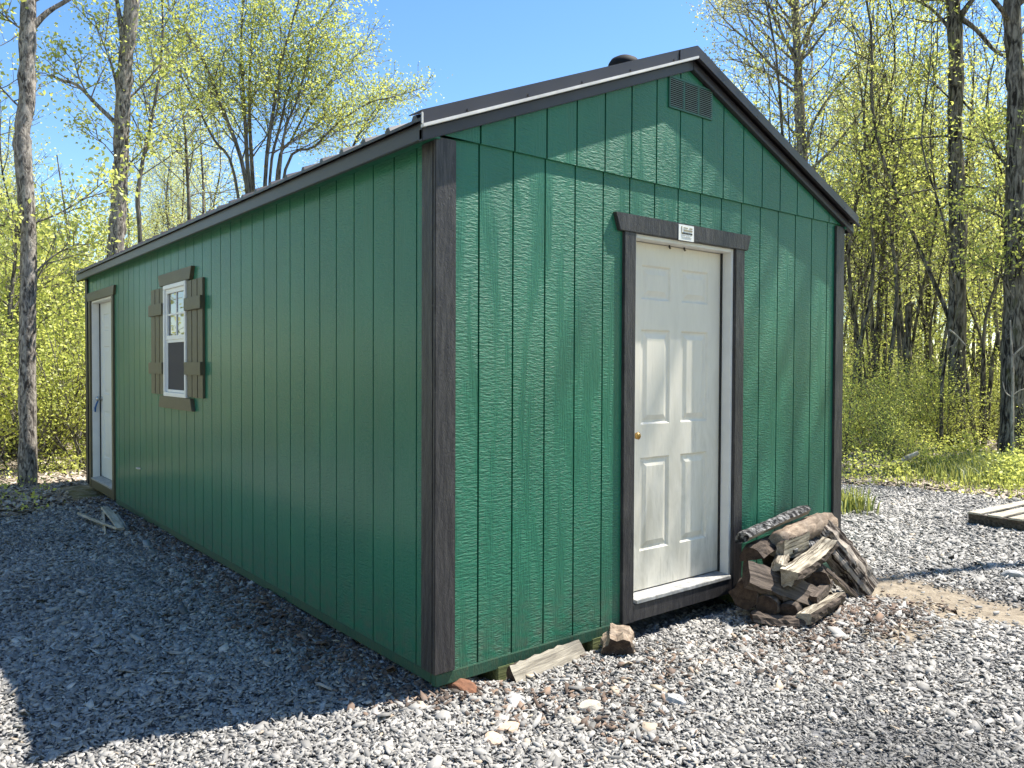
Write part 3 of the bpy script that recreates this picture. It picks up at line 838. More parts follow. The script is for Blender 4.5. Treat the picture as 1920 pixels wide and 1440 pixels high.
def log(name, A, B, r, kind, mats, label, cat='firewood', group=None, roll=0.0, seed=0, ang=110, taper=0.92, blunt=False):
    """split or round log from A to B; mats = (bark, split face, end grain)"""
    g = np.random.default_rng(seed + 500)
    A = np.array(A, float); B = np.array(B, float); ln = np.linalg.norm(B - A)
    pts = []; fl = []
    if kind == 'round':
        for k in range(14): t = 2 * PI * k / 14; pts.append((math.cos(t), math.sin(t))); fl.append(0)
    elif kind == 'plank':
        q = [(-1, -.38), (-.35, -.42), (.3, -.40), (1, -.36), (1.02, 0), (1, .38), (.3, .42), (-.4, .38), (-1, .40), (-1.03, 0)]
        pts = q; fl = [1] * len(q)
    else:
        a = rad(180 if kind == 'half' else ang) / 2
        cx = 0.0 if kind == 'half' else 0.45
        for k in range(9): t = -a + 2 * a * k / 8; pts.append((math.cos(t) - cx, math.sin(t))); fl.append(0 if k < 8 else 1)
        e0 = np.array(pts[-1]); e1 = np.array(pts[0]); ap = np.array((-cx - (0.0 if kind == 'half' else 0.05), 0.0))
        for t in (0.35, 0.7): pts.append(tuple(e0 * (1 - t) + ap * t)); fl.append(1)
        pts.append(tuple(ap)); fl.append(1)
        for t in (0.3, 0.65): pts.append(tuple(ap * (1 - t) + e1 * t)); fl.append(1)
    pts = np.array(pts); n = len(pts); nr = 16
    off = g.normal(0, 0.075, n)
    mb = MB(); rings = []
    bend = g.normal(0, 0.02 if kind != 'plank' else 0.004, 2) * ln
    for i in range(nr):
        s = i / (nr - 1)
        rr = r * (1 + (taper - 1) * s) * (1 + 0.03 * math.sin(7 * s + seed)) * (0.93 if i in (0, nr - 1) else 1)
        q = pts * rr * (1 + off[:, None] + g.normal(0, 0.06, (n, 1)) + 0.05 * np.sin(np.arange(n)[:, None] * 2.1 + 5 * s + seed))
        x = (s - 0.5) * ln + (g.normal(0, 0.05 * r, n) if i in (0, nr - 1) else 0 * off)
        b = bend * math.sin(PI * s)
        rings.append(np.stack([x, q[:, 0] + b[0], q[:, 1] + b[1]], -1))
    for R in rings: mb.v.extend([tuple(p) for p in R])
    for i in range(nr - 1):
        for k in range(n):
            k2 = (k + 1) % n
            mb.f.append([i * n + k, i * n + k2, (i + 1) * n + k2, (i + 1) * n + k]); mb.m.append(fl[k])
    mb.f.append(list(range(n))[::-1]); mb.m.append(0 if blunt else 2)
    mb.f.append([(nr - 1) * n + k for k in range(n)]); mb.m.append(2)
    o = mb.build(name, [M[m] for m in mats], None)
    for p in o.data.polygons: p.use_smooth = kind == 'round' and p.material_index == 0
    X = Vector(B - A).normalized()
    Z = Vector((0, 0, 1)); Y = Z.cross(X).normalized(); Z = X.cross(Y)
    R = Matrix((X, Y, Z)).transposed().to_4x4() @ Matrix.Rotation(roll, 4, 'X')
    o.matrix_world = Matrix.Translation(Vector((A + B) / 2)) @ R
    return tag(o, label, cat, group)

FG = 'split firewood heaped beside the front door'
PALE = ('bark_dark', 'wood_pale', 'end_pale'); BRN = ('bark_dark', 'wood_brown', 'end_brown'); RED = ('bark_dark', 'wood_brown', 'end_brown')
log('firewood_log', (2.09, -.15, .450), (2.80, -.13, .535), .068, 'wedge', ('bark_char', 'wood_grey', 'end_pale'), 'black and white shaggy barked log with a pale cut end, topmost on the woodpile', group=FG, roll=1.1, seed=1, ang=150, blunt=True)
log('firewood_log', (2.34, -.235, .385), (3.08, -.16, .435), .080, 'round', ('bark_tan', 'wood_pale', 'end_pale'), 'thick tan round log with smooth blunt end, second from the top', group=FG, seed=2, taper=0.85)
log('firewood_log', (2.28, -.315, .375), (2.60, -.29, .395), .062, 'half', ('bark_dark', 'wood_pale', 'end_pale'), 'short split piece showing a flat tan face just under the charred log', group=FG, roll=0.1, seed=3)
log('firewood_log', (2.13, -.43, .275), (2.82, -.29, .345), .112, 'wedge', PALE, 'big split log with wide whitish face turned up in the middle of the pile', group=FG, roll=-2.3, seed=4, ang=95)
log('firewood_log', (2.90, -.15, .41), (3.06, -.42, .02), .112, 'half', ('bark_striped', 'wood_grey', 'end_brown'), 'dark striped bark log leaning upright against the right side of the pile', group=FG, roll=2.5, seed=5)
log('firewood_log', (1.96, -.27, .285), (2.42, -.47, .085), .078, 'plank', BRN, 'flat dark brown split slab slanting down across the front of the pile', group=FG, roll=0.9, seed=6)
log('firewood_log', (2.10, -.54, .058), (2.64, -.46, .070), .088, 'wedge', PALE, 'pale split log with bright clean faces lying lowest at the front', group=FG, roll=-2.5, seed=7, ang=100)
log('firewood_log', (1.97, -.26, .155), (2.42, -.13, .170), .078, 'round', RED, 'round log with reddish end facing out, nearest the door sill', group=FG, seed=8)
log('firewood_log', (2.02, -.37, .105), (2.45, -.22, .110), .068, 'round', RED, 'round log with brown end facing out, under the flat dark slab', group=FG, seed=9)
log('firewood_log', (2.11, -.45, .072), (2.50, -.30, .080), .060, 'round', RED, 'small round log end just behind the pale log at the bottom', group=FG, seed=10)
log('firewood_log', (2.50, -.40, .150), (2.78, -.14, .160), .090, 'half', RED, 'rusty brown half log end below the big whitish log', group=FG, roll=1.4, seed=11)
log('firewood_log', (2.14, -.36, .315), (2.38, -.24, .345), .062, 'wedge', PALE, 'small whitish wedge poking out left of the big whitish log', group=FG, roll=-1.9, seed=12)
log('firewood_log', (2.12, -.20, .325), (2.55, -.12, .345), .080, 'half', ('bark_dark', 'wood_brown', 'end_brown'), 'dark rough barked log beneath the charred log at the left of the pile', group=FG, roll=1.3, seed=13)
log('firewood_log', (1.93, -.33, .040), (2.17, -.57, .035), .048, 'half', BRN, 'thin dark log flat on the gravel at the left foot of the pile', group=FG, roll=1.57, seed=14)
log('firewood_log', (2.56, -.45, .085), (2.86, -.22, .095), .068, 'wedge', ('bark_dark', 'wood_grey', 'end_brown'), 'brown wedge of wood at the foot of the leaning striped log', group=FG, roll=-1.2, seed=15)
log('firewood_log', (2.34, -.14, .09), (2.86, -.13, .10), .090, 'round', BRN, 'dark log at the back of the pile against the wall', group=FG, seed=16)
log('firewood_log', (2.42, -.14, .255), (2.86, -.15, .26), .088, 'round', BRN, 'dark log in the middle of the pile under the thick tan log', group=FG, seed=17)
log('firewood_log', (2.20, -.40, .235), (2.60, -.33, .215), .048, 'wedge', ('bark_dark', 'wood_grey', 'end_brown'), 'thin grey split stick wedged under the big whitish log', group=FG, roll=0.4, seed=41)
log('firewood_log', (2.30, -.50, .125), (2.66, -.40, .150), .046, 'wedge', ('bark_dark', 'wood_brown', 'end_brown'), 'thin brown split stick above the bright pale bottom log', group=FG, roll=-0.8, seed=42)
log('firewood_log', (2.66, -.30, .245), (2.90, -.44, .020), .042, 'wedge', ('bark_dark', 'wood_grey', 'end_pale'), 'narrow pale edged split leaning left of the striped log', group=FG, roll=1.9, seed=43)
log('firewood_log', (2.40, -.26, .345), (2.86, -.21, .325), .046, 'half', ('bark_char', 'wood_grey', 'end_brown'), 'speckled bark strip showing between the tan log and the big whitish log', group=FG, roll=1.6, seed=44)
# logs lying under the front edge of the shed
log('split_log', (0.36, -.125, .020), (0.86, -.065, .030), .062, 'half', ('bark_dark', 'wood_grey', 'end_brown'), 'long weathered split log lying along the foot of the green front wall', 'log', roll=-0.6, seed=20)
log('split_log', (0.955, -.215, .028), (1.12, -.065, .040), .082, 'half', ('bark_tan', 'end_pale', 'end_brown'), 'short half round log with dark end and pale rim near the door trim', 'log', roll=1.5, seed=21)
# scraps of lumber on the shaded gravel
def gp(px, py, z=0.0):
    d = CF + CR * (px - 960) / FPX - CU * (py - 720) / FPX
    t = (z - CAM[2]) / d[2]; return CAM + d * t
SG = 'lumber scraps on the gravel by the side door'
for k, (a, b, z, w, lab) in enumerate([((150, 963), (222, 992), 0.060, 0.026, 'grey split scrap lying across the others, pointing left'), ((196, 952), (226, 992), 0.075, 0.034, 'broad pale scrap resting on top of the little heap'),
                                        ((212, 958), (241, 1003), 0.028, 0.024, 'straight grey scrap nearest to the shed wall'), ((193, 962), (195, 1005), 0.022, 0.024, 'short scrap underneath the crossing pieces')]):
    A = gp(*a, z); B = gp(*b, z * 0.7)
    log('lumber_scrap', A, B, w, 'plank', ('pallet_wood', 'pallet_wood', 'end_pale'), lab, 'wood scrap', SG, roll=0.3 * k - 0.3, seed=30 + k)
# pallet
pal = empty('wooden_pallet', (6.06, 0.12, 0.0), rad(-4)); tag(pal, 'weathered grey wooden pallet lying on the gravel at the right edge', 'pallet')
for k in range(7):
    b = MB(); y = -0.01 - k * 0.172; w = random.uniform(0.10, 0.135)
    b.box((random.uniform(-0.02, 0.0), y - w, 0.112), (1.20, y, 0.130)); b.build('deck_board', M['pallet_wood'], pal, 0.003)
for x in (0.01, 0.56, 1.13):
    b = MB(); b.box((x, -1.17, 0.022), (x + 0.045, 0.0, 0.1115)); b.build('stringer', M['wood_brown'], pal, 0.003)
for y in (0.0, -0.53, -1.06):
    b = MB(); b.box((0.0, y - 0.11, 0.002), (1.19, y - 0.002, 0.0215)); b.build('bottom_board', M['wood_grey'], pal, 0.003)
# stones
def stone(px, py, sx, sy, sz, col, label, seed):
    g = np.random.default_rng(seed); bm = bmesh.new(); bmesh.ops.create_icosphere(bm, subdivisions=3, radius=1)
    dirs = g.normal(0, 1, (9, 3)); dirs /= np.linalg.norm(dirs, axis=1)[:, None]; cut = g.uniform(0.62, 0.9, 9)
    for v in bm.verts:
        p = np.array(v.co)
        for d, c in zip(dirs, cut):
            e = p @ d - c
            if e > 0: p = p - d * e
        v.co = Vector(p * (1 + 0.03 * math.sin(9 * p[0] + 7 * p[1])) * np.array((sx, sy, sz)))
    me = bpy.data.meshes.new('stone'); bm.to_mesh(me); bm.free(); me.materials.append(col)
    q = gp(px, py); o = link('stone', me, None, (q[0], q[1], float(pad_z(q[0], q[1])) + sz * 0.45)); o.rotation_euler = (g.uniform(-.15, .15), g.uniform(-.15, .15), g.uniform(0, 6))
    return tag(o, label, 'stone')
M['stone_grey'] = mat_plain('grey_stone', (0.30, 0.30, 0.30), 0.8, 0, 0.2, 14, 0.4)
M['stone_tan'] = mat_plain('tan_stone', (0.50, 0.37, 0.27), 0.8, 0, 0.25, 14, 0.4)
M['stone_rust'] = mat_plain('rusty_stone', (0.17, 0.075, 0.04), 0.9, 0, 0.3, 20, 0.4)
stone(1108, 1330, 0.060, 0.045, 0.03, M['stone'], 'palest cream stone on the sunny gravel in front of the shed', 1)
stone(1075, 1352, 0.040, 0.03, 0.022, M['stone'], 'small cream stone just in front of the palest stone', 2)
stone(925, 1388, 0.060, 0.04, 0.025, M['stone_tan'], 'flat tan stone left of another, in front of the near corner', 3)
stone(955, 1368, 0.055, 0.04, 0.028, M['stone_tan'], 'tan pink stone behind the flat tan stone, in front of the near corner', 4)
stone(965, 1320, 0.085, 0.05, 0.022, M['stone_grey'], 'long flat grey slab stone below the weathered split log', 5)
stone(868, 1292, 0.10, 0.06, 0.035, M['stone_rust'], 'rusty brown lump under the near corner of the shed', 6)
stone(1897, 1085, 0.075, 0.06, 0.045, M['stone_grey'], 'rounded grey stone at the right edge below the pallet', 7)
stone(1262, 1318, 0.06, 0.045, 0.03, M['stone_grey'], 'pale grey stone in the middle of the front gravel', 8)
# bark flakes and wood rubbish
def debris():
    g = np.random.default_rng(44)
    spots = [(2.25, -0.62, 0.38, 0.16, 650), (0.62, -0.42, 0.28, 0.16, 170), (0.20, -0.30, 0.18, 0.14, 110), (0.42, -0.75, 0.16, 0.12, 90), (1.1, -0.45, 0.25, 0.12, 90), (2.75, -0.72, 0.3, 0.12, 260), (1.55, -0.85, 0.22, 0.12, 80), (0.05, -0.02, 0.12, 0.08, 160)]
    xs = []; ys = []
    for cx, cy, sx, sy, n in spots: xs.append(g.normal(cx, sx, n)); ys.append(g.normal(cy, sy, n))
    n = 2600; xs.append(-np.abs(g.normal(0, 0.16, n)) - 0.01); ys.append(g.uniform(-0.1, 6.6, n))
    n = 500; xs.append(-np.abs(g.normal(0.12, 0.12, n)) - 0.01); ys.append(g.normal(1.2, 0.35, n))
    x = np.concatenate(xs); y = np.concatenate(ys)
    k = ~((x > -0.005) & (x < W) & (y > -0.03)); x, y = x[k], y[k]
    s = np.clip(np.exp(g.normal(math.log(0.032), 0.4, len(x))), 0.012, 0.09)
    chips('bark_debris', np.stack([x, y, pad_z(x, y) + 0.012 + g.uniform(0, 0.018, len(x))], -1), s, np.clip(g.normal(0.42, 0.28, len(x)), 0, 1), M['woodchips'], 'reddish brown bark flakes and rotten leaves strewn along the shed and woodpile', 'bark debris', 0.12, tilt=0.4, k=4)
debris()

# ------------------------------------------------------------------ trees and plants
class Plant:
    def __init__(s, seed):
        s.r = np.random.default_rng(seed); s.V = []; s.F = []; s.nv = 0; s.tw = []; s.td = []
    def tube(s, pts, radii, n):
        V, F = tube_arrays(pts, radii, n)
        s.V.append(V); s.F.append(F + s.nv); s.nv += len(V)
    def path_tube(s, pts, radii, n, sub=4, rough=0.05):
        """smoothed, slightly lumpy trunk through given points"""
        pts = np.asarray(pts, float); t = np.linspace(0, len(pts) - 1, (len(pts) - 1) * sub + 1)
        i = np.minimum(t.astype(int), len(pts) - 2); f = (t - i)[:, None]
        p0 = pts[np.maximum(i - 1, 0)]; p1 = pts[i]; p2 = pts[i + 1]; p3 = pts[np.minimum(i + 2, len(pts) - 1)]
        P = 0.5 * ((2 * p1) + (-p0 + p2) * f + (2 * p0 - 5 * p1 + 4 * p2 - p3) * f ** 2 + (-p0 + 3 * p1 - 3 * p2 + p3) * f ** 3)
        R = np.interp(t, np.arange(len(pts)), radii) * (1 + s.r.normal(0, rough, len(t)))
        V, F = tube_arrays(P, R, n)
        V += s.r.normal(0, 1, V.shape) * (R.repeat(n) * rough)[:, None]
        s.V.append(V); s.F.append(F + s.nv); s.nv += len(V)
        return P, R
    def limb(s, p, d, ln, r, lev, maxl, kids=(7, 5), up=0.25, ratio=0.55, ang=(30, 60), wob=0.12, twd=9, n=None):
        g = s.r; k = max(4, int(5 + ln * 1.2)) if lev < maxl else 4
        P = [np.array(p, float)]; d = np.array(d, float) / np.linalg.norm(d)
        D = [d]
        for _ in range(k):
            d = d + g.normal(0, wob, 3) + np.array([0, 0, up / k]); d /= np.linalg.norm(d)
            P.append(P[-1] + d * ln / k); D.append(d)
        P = np.array(P)
        s.tube(P, np.linspace(r, max(r * 0.25, 0.0035), k + 1), n or (6 if lev == 1 else 4 if lev == 2 else 3))
        if lev >= maxl:
            m = max(2, int(ln * twd))
            tt = np.linspace(0.25, 1.0, m)
            idx = np.minimum((tt * k).astype(int), k - 1); f = (tt * k - idx)[:, None]
            s.tw.append(P[idx] * (1 - f) + P[idx + 1] * f)
            return
        nk = kids[min(lev - 1, len(kids) - 1)]
        for q in range(nk):
            t = 0.22 + 0.78 * (q + g.uniform(0.1, 0.9)) / nk
            i = min(int(t * k), k - 1); pos = P[i] + (P[i + 1] - P[i]) * (t * k - i); dd = D[i + 1]
            a = rad(g.uniform(*ang)); ax = np.cross(dd, g.normal(0, 1, 3)); ax /= np.linalg.norm(ax) + 1e-9
            nd = dd * math.cos(a) + np.cross(ax, dd) * math.sin(a)
            s.limb(pos, nd, ln * ratio * g.uniform(0.7, 1.2) * (1.15 - 0.5 * t), max(r * 0.5 * (1.1 - 0.5 * t), 0.004), lev + 1, maxl, kids, up, ratio, ang, wob, twd)
        # the limb's own tip carries leaves too
        s.tw.append(P[-2:])
    def branches(s, P, R, nb, t0, ln, maxl=3, ang=(35, 60), **kw):
        g = s.r; m = len(P) - 1
        for q in range(nb):
            t = t0 + (0.99 - t0) * (q + g.uniform(0, 1)) / nb
            i = min(int(t * m), m - 1); pos = P[i] + (P[i + 1] - P[i]) * (t * m - i)
            dd = P[i + 1] - P[i]; dd /= np.linalg.norm(dd)
            az = q * 2.4 + g.uniform(-0.5, 0.5); a = rad(g.uniform(*ang))
            nd = dd * math.cos(a) + np.array([math.cos(az), math.sin(az), 0]) * math.sin(a)
            s.limb(pos, nd, ln * g.uniform(0.7, 1.2) * (1.1 - 0.6 * (t - t0) / (1 - t0)), max(R[i] * 0.38, 0.008), 1, maxl, **kw)
    def wood_mesh(s, name, mat):
        V = np.concatenate(s.V); F = np.concatenate(s.F)
        return fast_mesh(name, V, F.ravel(), np.full(len(F), 4), [mat], True)
    def leaf_mesh(s, name, mat, per=3, size=0.08, spread=0.10, limit=None, droop=0.2, clump=0.9, fill=1.0):
        g = s.r; T = np.concatenate(s.tw) if s.tw else np.zeros((1, 3))
        if fill < 1: T = T[g.random(len(T)) < fill]
        # bare and leafy clumps
        c = vnoise(T[:, 0] * clump + T[:, 2] * 0.6, T[:, 1] * clump - T[:, 2] * 0.8, int(g.integers(1000)))
        T = T[g.random(len(T)) < 0.35 + 1.1 * c]
        if limit and len(T) * per > limit: T = T[g.permutation(len(T))[:limit // per]]
        P = np.repeat(T, per, 0); n = len(P)
        P = P + g.normal(0, spread, (n, 3))
        tint = np.clip(0.15 + 0.9 * vnoise(P[:, 0] * 1.3 + P[:, 2], P[:, 1] * 1.3 - P[:, 2] * 0.7, 17) * 0.8 + g.normal(0, 0.17, n), 0, 1)
        return leaves(name, P, size * g.uniform(0.55, 1.3, n), tint, mat, g, droop)

def leaves(name, P, size, tint, mat, g, droop=0.2, wide=0.62, up=0.0):
    n = len(P)
    A = g.normal(0, 1, (n, 3)); A[:, 2] = A[:, 2] * 0.7 - droop + up; A /= np.linalg.norm(A, axis=1)[:, None]
    B = np.cross(A, g.normal(0, 1, (n, 3))); B /= np.linalg.norm(B, axis=1)[:, None] + 1e-9
    C = np.cross(A, B)
    s = size[:, None]; w = s * wide * 0.5
    fold = C * s * 0.10
    V = np.stack([P, P + A * s * 0.45 + B * w + fold, P + A * s, P + A * s * 0.45 - B * w + fold], 1)
    loops = np.arange(4 * n)
    return fast_mesh(name, V.reshape(-1, 3), loops, np.full(n, 4), [mat], False, np.repeat(tint, 4))

def gz(x, y): return float(ground_z(x, y))
def plant_root(name, x, y, label, cat, group=None, z=None):
    o = empty(name, (x, y, gz(x, y) - 0.03 if z is None else z)); tag(o, label, cat, group); return o

def hero(name, seed, path, radii, label, bark, leafmat, nb=14, t0=0.45, ln=2.6, per=3, size=0.085, spread=0.12, limbs=(), leaf=True, n=12, rough=0.06, limit=9000, **kw):
    """path: list of (px, py) photo pixels with one distance, or 3-D points"""
    p = Plant(seed); P3 = np.array(path, float)
    base = P3[0].copy(); base[2] = gz(base[0], base[1]) - 0.15
    P3 = np.vstack([base, P3[1:]]) - base
    rel = base - CAM; kr = 0.84 * float(rel @ CF) / math.hypot(rel[0], rel[1])
    P, R = p.path_tube(P3, np.array(radii) * kr, n, rough=rough)
    if nb: p.branches(P, R, nb, t0, ln, **kw)
    for (a, pts, r, tw) in limbs:                     # limbs the photo shows: explicit polylines
        Q = np.array(pts) - base
        Q2, R2 = p.path_tube(Q, np.linspace(r, r * 0.35, len(Q)), 7, 3, 0.04)
        if tw: p.branches(Q2, R2, tw, 0.25, a, maxl=2, kids=(4,), ang=(30, 65), twd=8)
    root = empty(name, tuple(base)); tag(root, label, 'tree')
    link('trunk', p.wood_mesh('trunk', bark), root)
    if leaf and p.tw: link('crown', p.leaf_mesh('crown', leafmat, per, size, spread, limit), root)
    return root

def px_path(pts, dist): return [at(x, y, dist) for x, y in pts]

# --- the trunks one can pick out in the photo
hero('maple_tree', 1, px_path([(51, 915), (52, 760), (52, 600), (54, 480), (51, 400), (44, 300), (41, 250), (50, 190), (51, 100), (53, 30), (50, -120), (56, -300), (60, -480)], 11),
     [0.150, 0.128, 0.122, 0.12, 0.12, 0.13, 0.128, 0.118, 0.12, 0.115, 0.10, 0.08, 0.05],
     'straight rough barked maple trunk near the gravel edge left of the shed', M['bark_a'], M['leaf'], nb=9, t0=0.76, ln=2.4, per=6, size=0.068,
     limbs=[(0.5, px_path([(62, 50), (90, 22), (130, -2), (190, -40)], 11), 0.040, 0), (0.45, px_path([(48, 210), (25, 190), (2, 165), (-30, 140)], 11), 0.014, 5),
            (0.4, px_path([(52, 440), (20, 430), (-20, 410)], 11), 0.012, 5), (0.5, px_path([(58, 420), (110, 400), (160, 370), (200, 335)], 11), 0.014, 6),
            (0.5, px_path([(58, 520), (100, 480), (150, 455)], 11), 0.014, 6), (0.4, px_path([(48, 60), (20, 40), (-15, 10)], 11), 0.014, 5)], rough=0.055)
hero('leaning_maple_tree', 2, px_path([(212, 900), (215, 640), (217, 470), (221, 400), (226, 320), (228, 250), (231, 180), (236, 110), (243, 50), (249, -20), (258, -160), (268, -330)], 13.5),
     [0.18, 0.165, 0.158, 0.155, 0.15, 0.148, 0.145, 0.145, 0.14, 0.135, 0.11, 0.07],
     'leaning rough barked tree rising behind the far end of the shed roof', M['bark_a'], M['leaf'], nb=7, t0=0.80, ln=2.6, per=6, size=0.064, limit=14000,
     limbs=[(0.7, px_path([(214, 228), (180, 195), (145, 160), (115, 150), (95, 140)], 13.5), 0.035, 6), (0.6, px_path([(232, 80), (225, 40), (219, 0), (214, -50)], 13.5), 0.05, 3),
            (0.6, px_path([(172, 190), (150, 150), (138, 110)], 13.5), 0.018, 5), (0.7, px_path([(235, 190), (262, 165), (285, 140), (300, 120)], 13.5), 0.02, 7),
            (0.6, px_path([(218, 160), (205, 110), (185, 60), (175, 30)], 13.5), 0.016, 7), (0.6, px_path([(222, 330), (250, 300), (280, 270)], 13.5), 0.016, 6),
            (0.6, px_path([(220, 300), (195, 270), (170, 250)], 13.5), 0.010, 4)], rough=0.06)

def multi_stem():
    d = 18.0; base = at(490, 900, d); base[2] = gz(base[0], base[1]) - 0.1
    p = Plant(3); g = p.r
    stems = [[(478, 620), (462, 345), (415, 200), (370, 90), (310, 10), (260, -60)], [(482, 620), (466, 345), (458, 200), (452, 80), (460, -60), (462, -160)],
             [(486, 620), (474, 345), (468, 220), (470, 100), (478, 0), (485, -130)], [(492, 620), (497, 340), (512, 210), (532, 100), (560, 0), (590, -110)],
             [(497, 620), (506, 335), (524, 240), (548, 150), (590, 60), (640, -20)], [(502, 620), (520, 320), (545, 265), (580, 200), (622, 150), (660, 110)],
             [(505, 620), (524, 325), (536, 240), (556, 190), (575, 120), (592, 50)], [(500, 620), (535, 318), (590, 275), (640, 225), (700, 190), (730, 185)],
             [(478, 620), (440, 330), (400, 260), (355, 170), (320, 110), (290, 60)]]
    for k, st in enumerate(stems):
        pts = np.array([base + [g.normal(0, .06), g.normal(0, .06), 0]] + [at(x, y, d + (k % 3 - 1) * 0.5) for x, y in st]) - base
        P, R = p.path_tube(pts, np.linspace(0.062 if k in (0, 1, 2, 3) else 0.042, 0.010, len(pts)), 7, 4, 0.04)
        p.branches(P, R, 17, 0.36, 1.7, maxl=2, kids=(9,), ang=(22, 55), up=0.3, twd=8)
    root = empty('multi_stemmed_tree', tuple(base)); tag(root, 'leafy multi stemmed tree fanning out above the shed roof against blue sky', 'tree')
    link('trunk', p.wood_mesh('trunk', M['bark_c']), root)
    link('crown', p.leaf_mesh('crown', M['leaf'], 6, 0.060, 0.15, 30000), root)
multi_stem()
hero('young_forked_tree', 4, px_path([(262, 880), (262, 600), (262, 440), (258, 370), (268, 300), (285, 220), (300, 130), (305, 40), (300, -60)], 16), np.linspace(0.07, 0.02, 9),
     'thin dark stemmed tree just right of the leaning trunk', M['bark_c'], M['leaf'], nb=20, t0=0.42, ln=1.9, per=5, size=0.06, maxl=2, kids=(7,), ang=(30, 60), n=7, limit=11000)
hero('slim_tree', 5, px_path([(350, 880), (352, 600), (355, 420), (352, 340), (348, 260), (340, 190), (330, 140)], 20), np.linspace(0.08, 0.02, 7),
     'slim leafy tree over the roof between two larger trees', M['bark_c'], M['leaf'], nb=20, t0=0.42, ln=2.0, per=5, size=0.065, maxl=2, kids=(7,), ang=(30, 60), n=7, limit=11000)
hero('low_leafy_tree', 31, px_path([(640, 880), (645, 500), (652, 330), (664, 270), (690, 225), (712, 195)], 21), np.linspace(0.07, 0.015, 6),
     'small pale leafed treetop showing just above the roof edge', M['bark_c'], M['leaf'], nb=16, t0=0.5, ln=1.5, per=6, size=0.062, maxl=2, kids=(6,), ang=(30, 60), n=6, limit=8000)
# right of the shed
hero('pale_budding_tree', 6, px_path([(1508, 880), (1508, 600), (1506, 420), (1505, 300), (1500, 230), (1497, 150), (1494, 80), (1491, 10), (1489, -80), (1486, -220)], 17),
     [0.16, 0.15, 0.135, 0.12, 0.115, 0.11, 0.105, 0.10, 0.09, 0.05], 'pale trunked tree with fine upswept budding branches behind the right roof slope', M['bark_a'], M['leaf_pale'],
     nb=26, t0=0.50, ln=2.6, per=8, size=0.055, spread=0.13, maxl=3, kids=(6, 4), ang=(30, 52), up=0.45, twd=6, limit=40000,
     limbs=[(1.0, px_path([(1505, 290), (1530, 220), (1580, 150), (1640, 90)], 17), 0.035, 8), (1.0, px_path([(1506, 330), (1550, 290), (1600, 230), (1660, 150)], 17), 0.035, 8),
            (0.9, px_path([(1500, 180), (1460, 150), (1410, 125), (1370, 110)], 17), 0.03, 8), (0.9, px_path([(1503, 260), (1480, 240), (1450, 170), (1430, 120)], 17), 0.026, 8)])
hero('tall_straight_tree', 7, px_path([(1792, 860), (1794, 700), (1795, 560), (1795, 420), (1792, 320), (1791, 220), (1793, 140), (1790, 60), (1786, -20), (1780, -180), (1776, -330)], 15.5),
     [0.22, 0.19, 0.185, 0.18, 0.178, 0.165, 0.16, 0.165, 0.15, 0.11, 0.06], 'tall straight dark trunk second from the right edge with forked top', M['bark_b'], M['leaf'], nb=8, t0=0.72, ln=2.6, per=6, size=0.066, limit=16000,
     limbs=[(0.9, px_path([(1797, 35), (1815, 10), (1835, -20), (1850, -60)], 15.5), 0.06, 4), (0.9, px_path([(1796, 30), (1830, 55), (1860, 90), (1880, 105)], 15.5), 0.05, 5),
            (0.7, px_path([(1785, 255), (1730, 258), (1670, 265), (1610, 280)], 15.5), 0.022, 6), (0.7, px_path([(1786, 350), (1730, 358), (1690, 368), (1640, 385)], 15.5), 0.02, 6),
            (0.6, px_path([(1798, 255), (1830, 265), (1860, 280), (1890, 300)], 15.5), 0.022, 5), (0.6, px_path([(1798, 352), (1830, 350), (1860, 358), (1885, 370)], 15.5), 0.024, 4),
            (0.7, px_path([(1786, 60), (1750, 20), (1715, 0), (1680, -10)], 15.5), 0.03, 6), (0.6, px_path([(1786, 190), (1760, 165), (1730, 140)], 15.5), 0.016, 6),
            (0.6, px_path([(1797, 180), (1830, 215), (1870, 240)], 15.5), 0.02, 6), (0.6, px_path([(1788, 460), (1750, 440), (1720, 430)], 15.5), 0.012, 6), (0.6, px_path([(1800, 520), (1830, 490), (1850, 480)], 15.5), 0.012, 6)])
hero('thick_old_tree', 8, px_path([(1900, 875), (1902, 800), (1904, 680), (1906, 560), (1906, 430), (1905, 330), (1908, 250), (1905, 170), (1900, 90), (1898, 20), (1896, -120), (1900, -300)], 14),
     [0.36, 0.28, 0.255, 0.235, 0.22, 0.20, 0.185, 0.17, 0.155, 0.15, 0.12, 0.08], 'thickest dark ridged trunk at the right edge of the picture', M['bark_b'], M['leaf'], nb=8, t0=0.74, ln=2.6, per=6, size=0.064, limit=16000, n=16, rough=0.05,
     limbs=[(0.6, px_path([(1898, 320), (1870, 290), (1850, 240)], 14), 0.022, 6), (0.6, px_path([(1898, 420), (1865, 400), (1840, 390)], 14), 0.018, 7),
            (0.6, px_path([(1910, 300), (1940, 270), (1970, 250)], 14), 0.03, 5), (0.55, px_path([(1910, 520), (1925, 470), (1940, 440)], 13.6), 0.012, 7), (0.55, px_path([(1900, 560), (1880, 520), (1860, 500)], 13.6), 0.012, 7)])
hero('slender_dark_tree', 9, px_path([(1638, 880), (1640, 740), (1645, 640), (1652, 540), (1657, 450), (1664, 380), (1676, 330), (1690, 280)], 19), [0.12, 0.1, 0.095, 0.085, 0.075, 0.06, 0.045, 0.02],
     'slender dark tree leaning right beyond the right shed corner', M['bark_b'], M['leaf'], nb=16, t0=0.52, ln=1.9, per=5, size=0.066, maxl=2, kids=(6,), n=8, limit=4500)
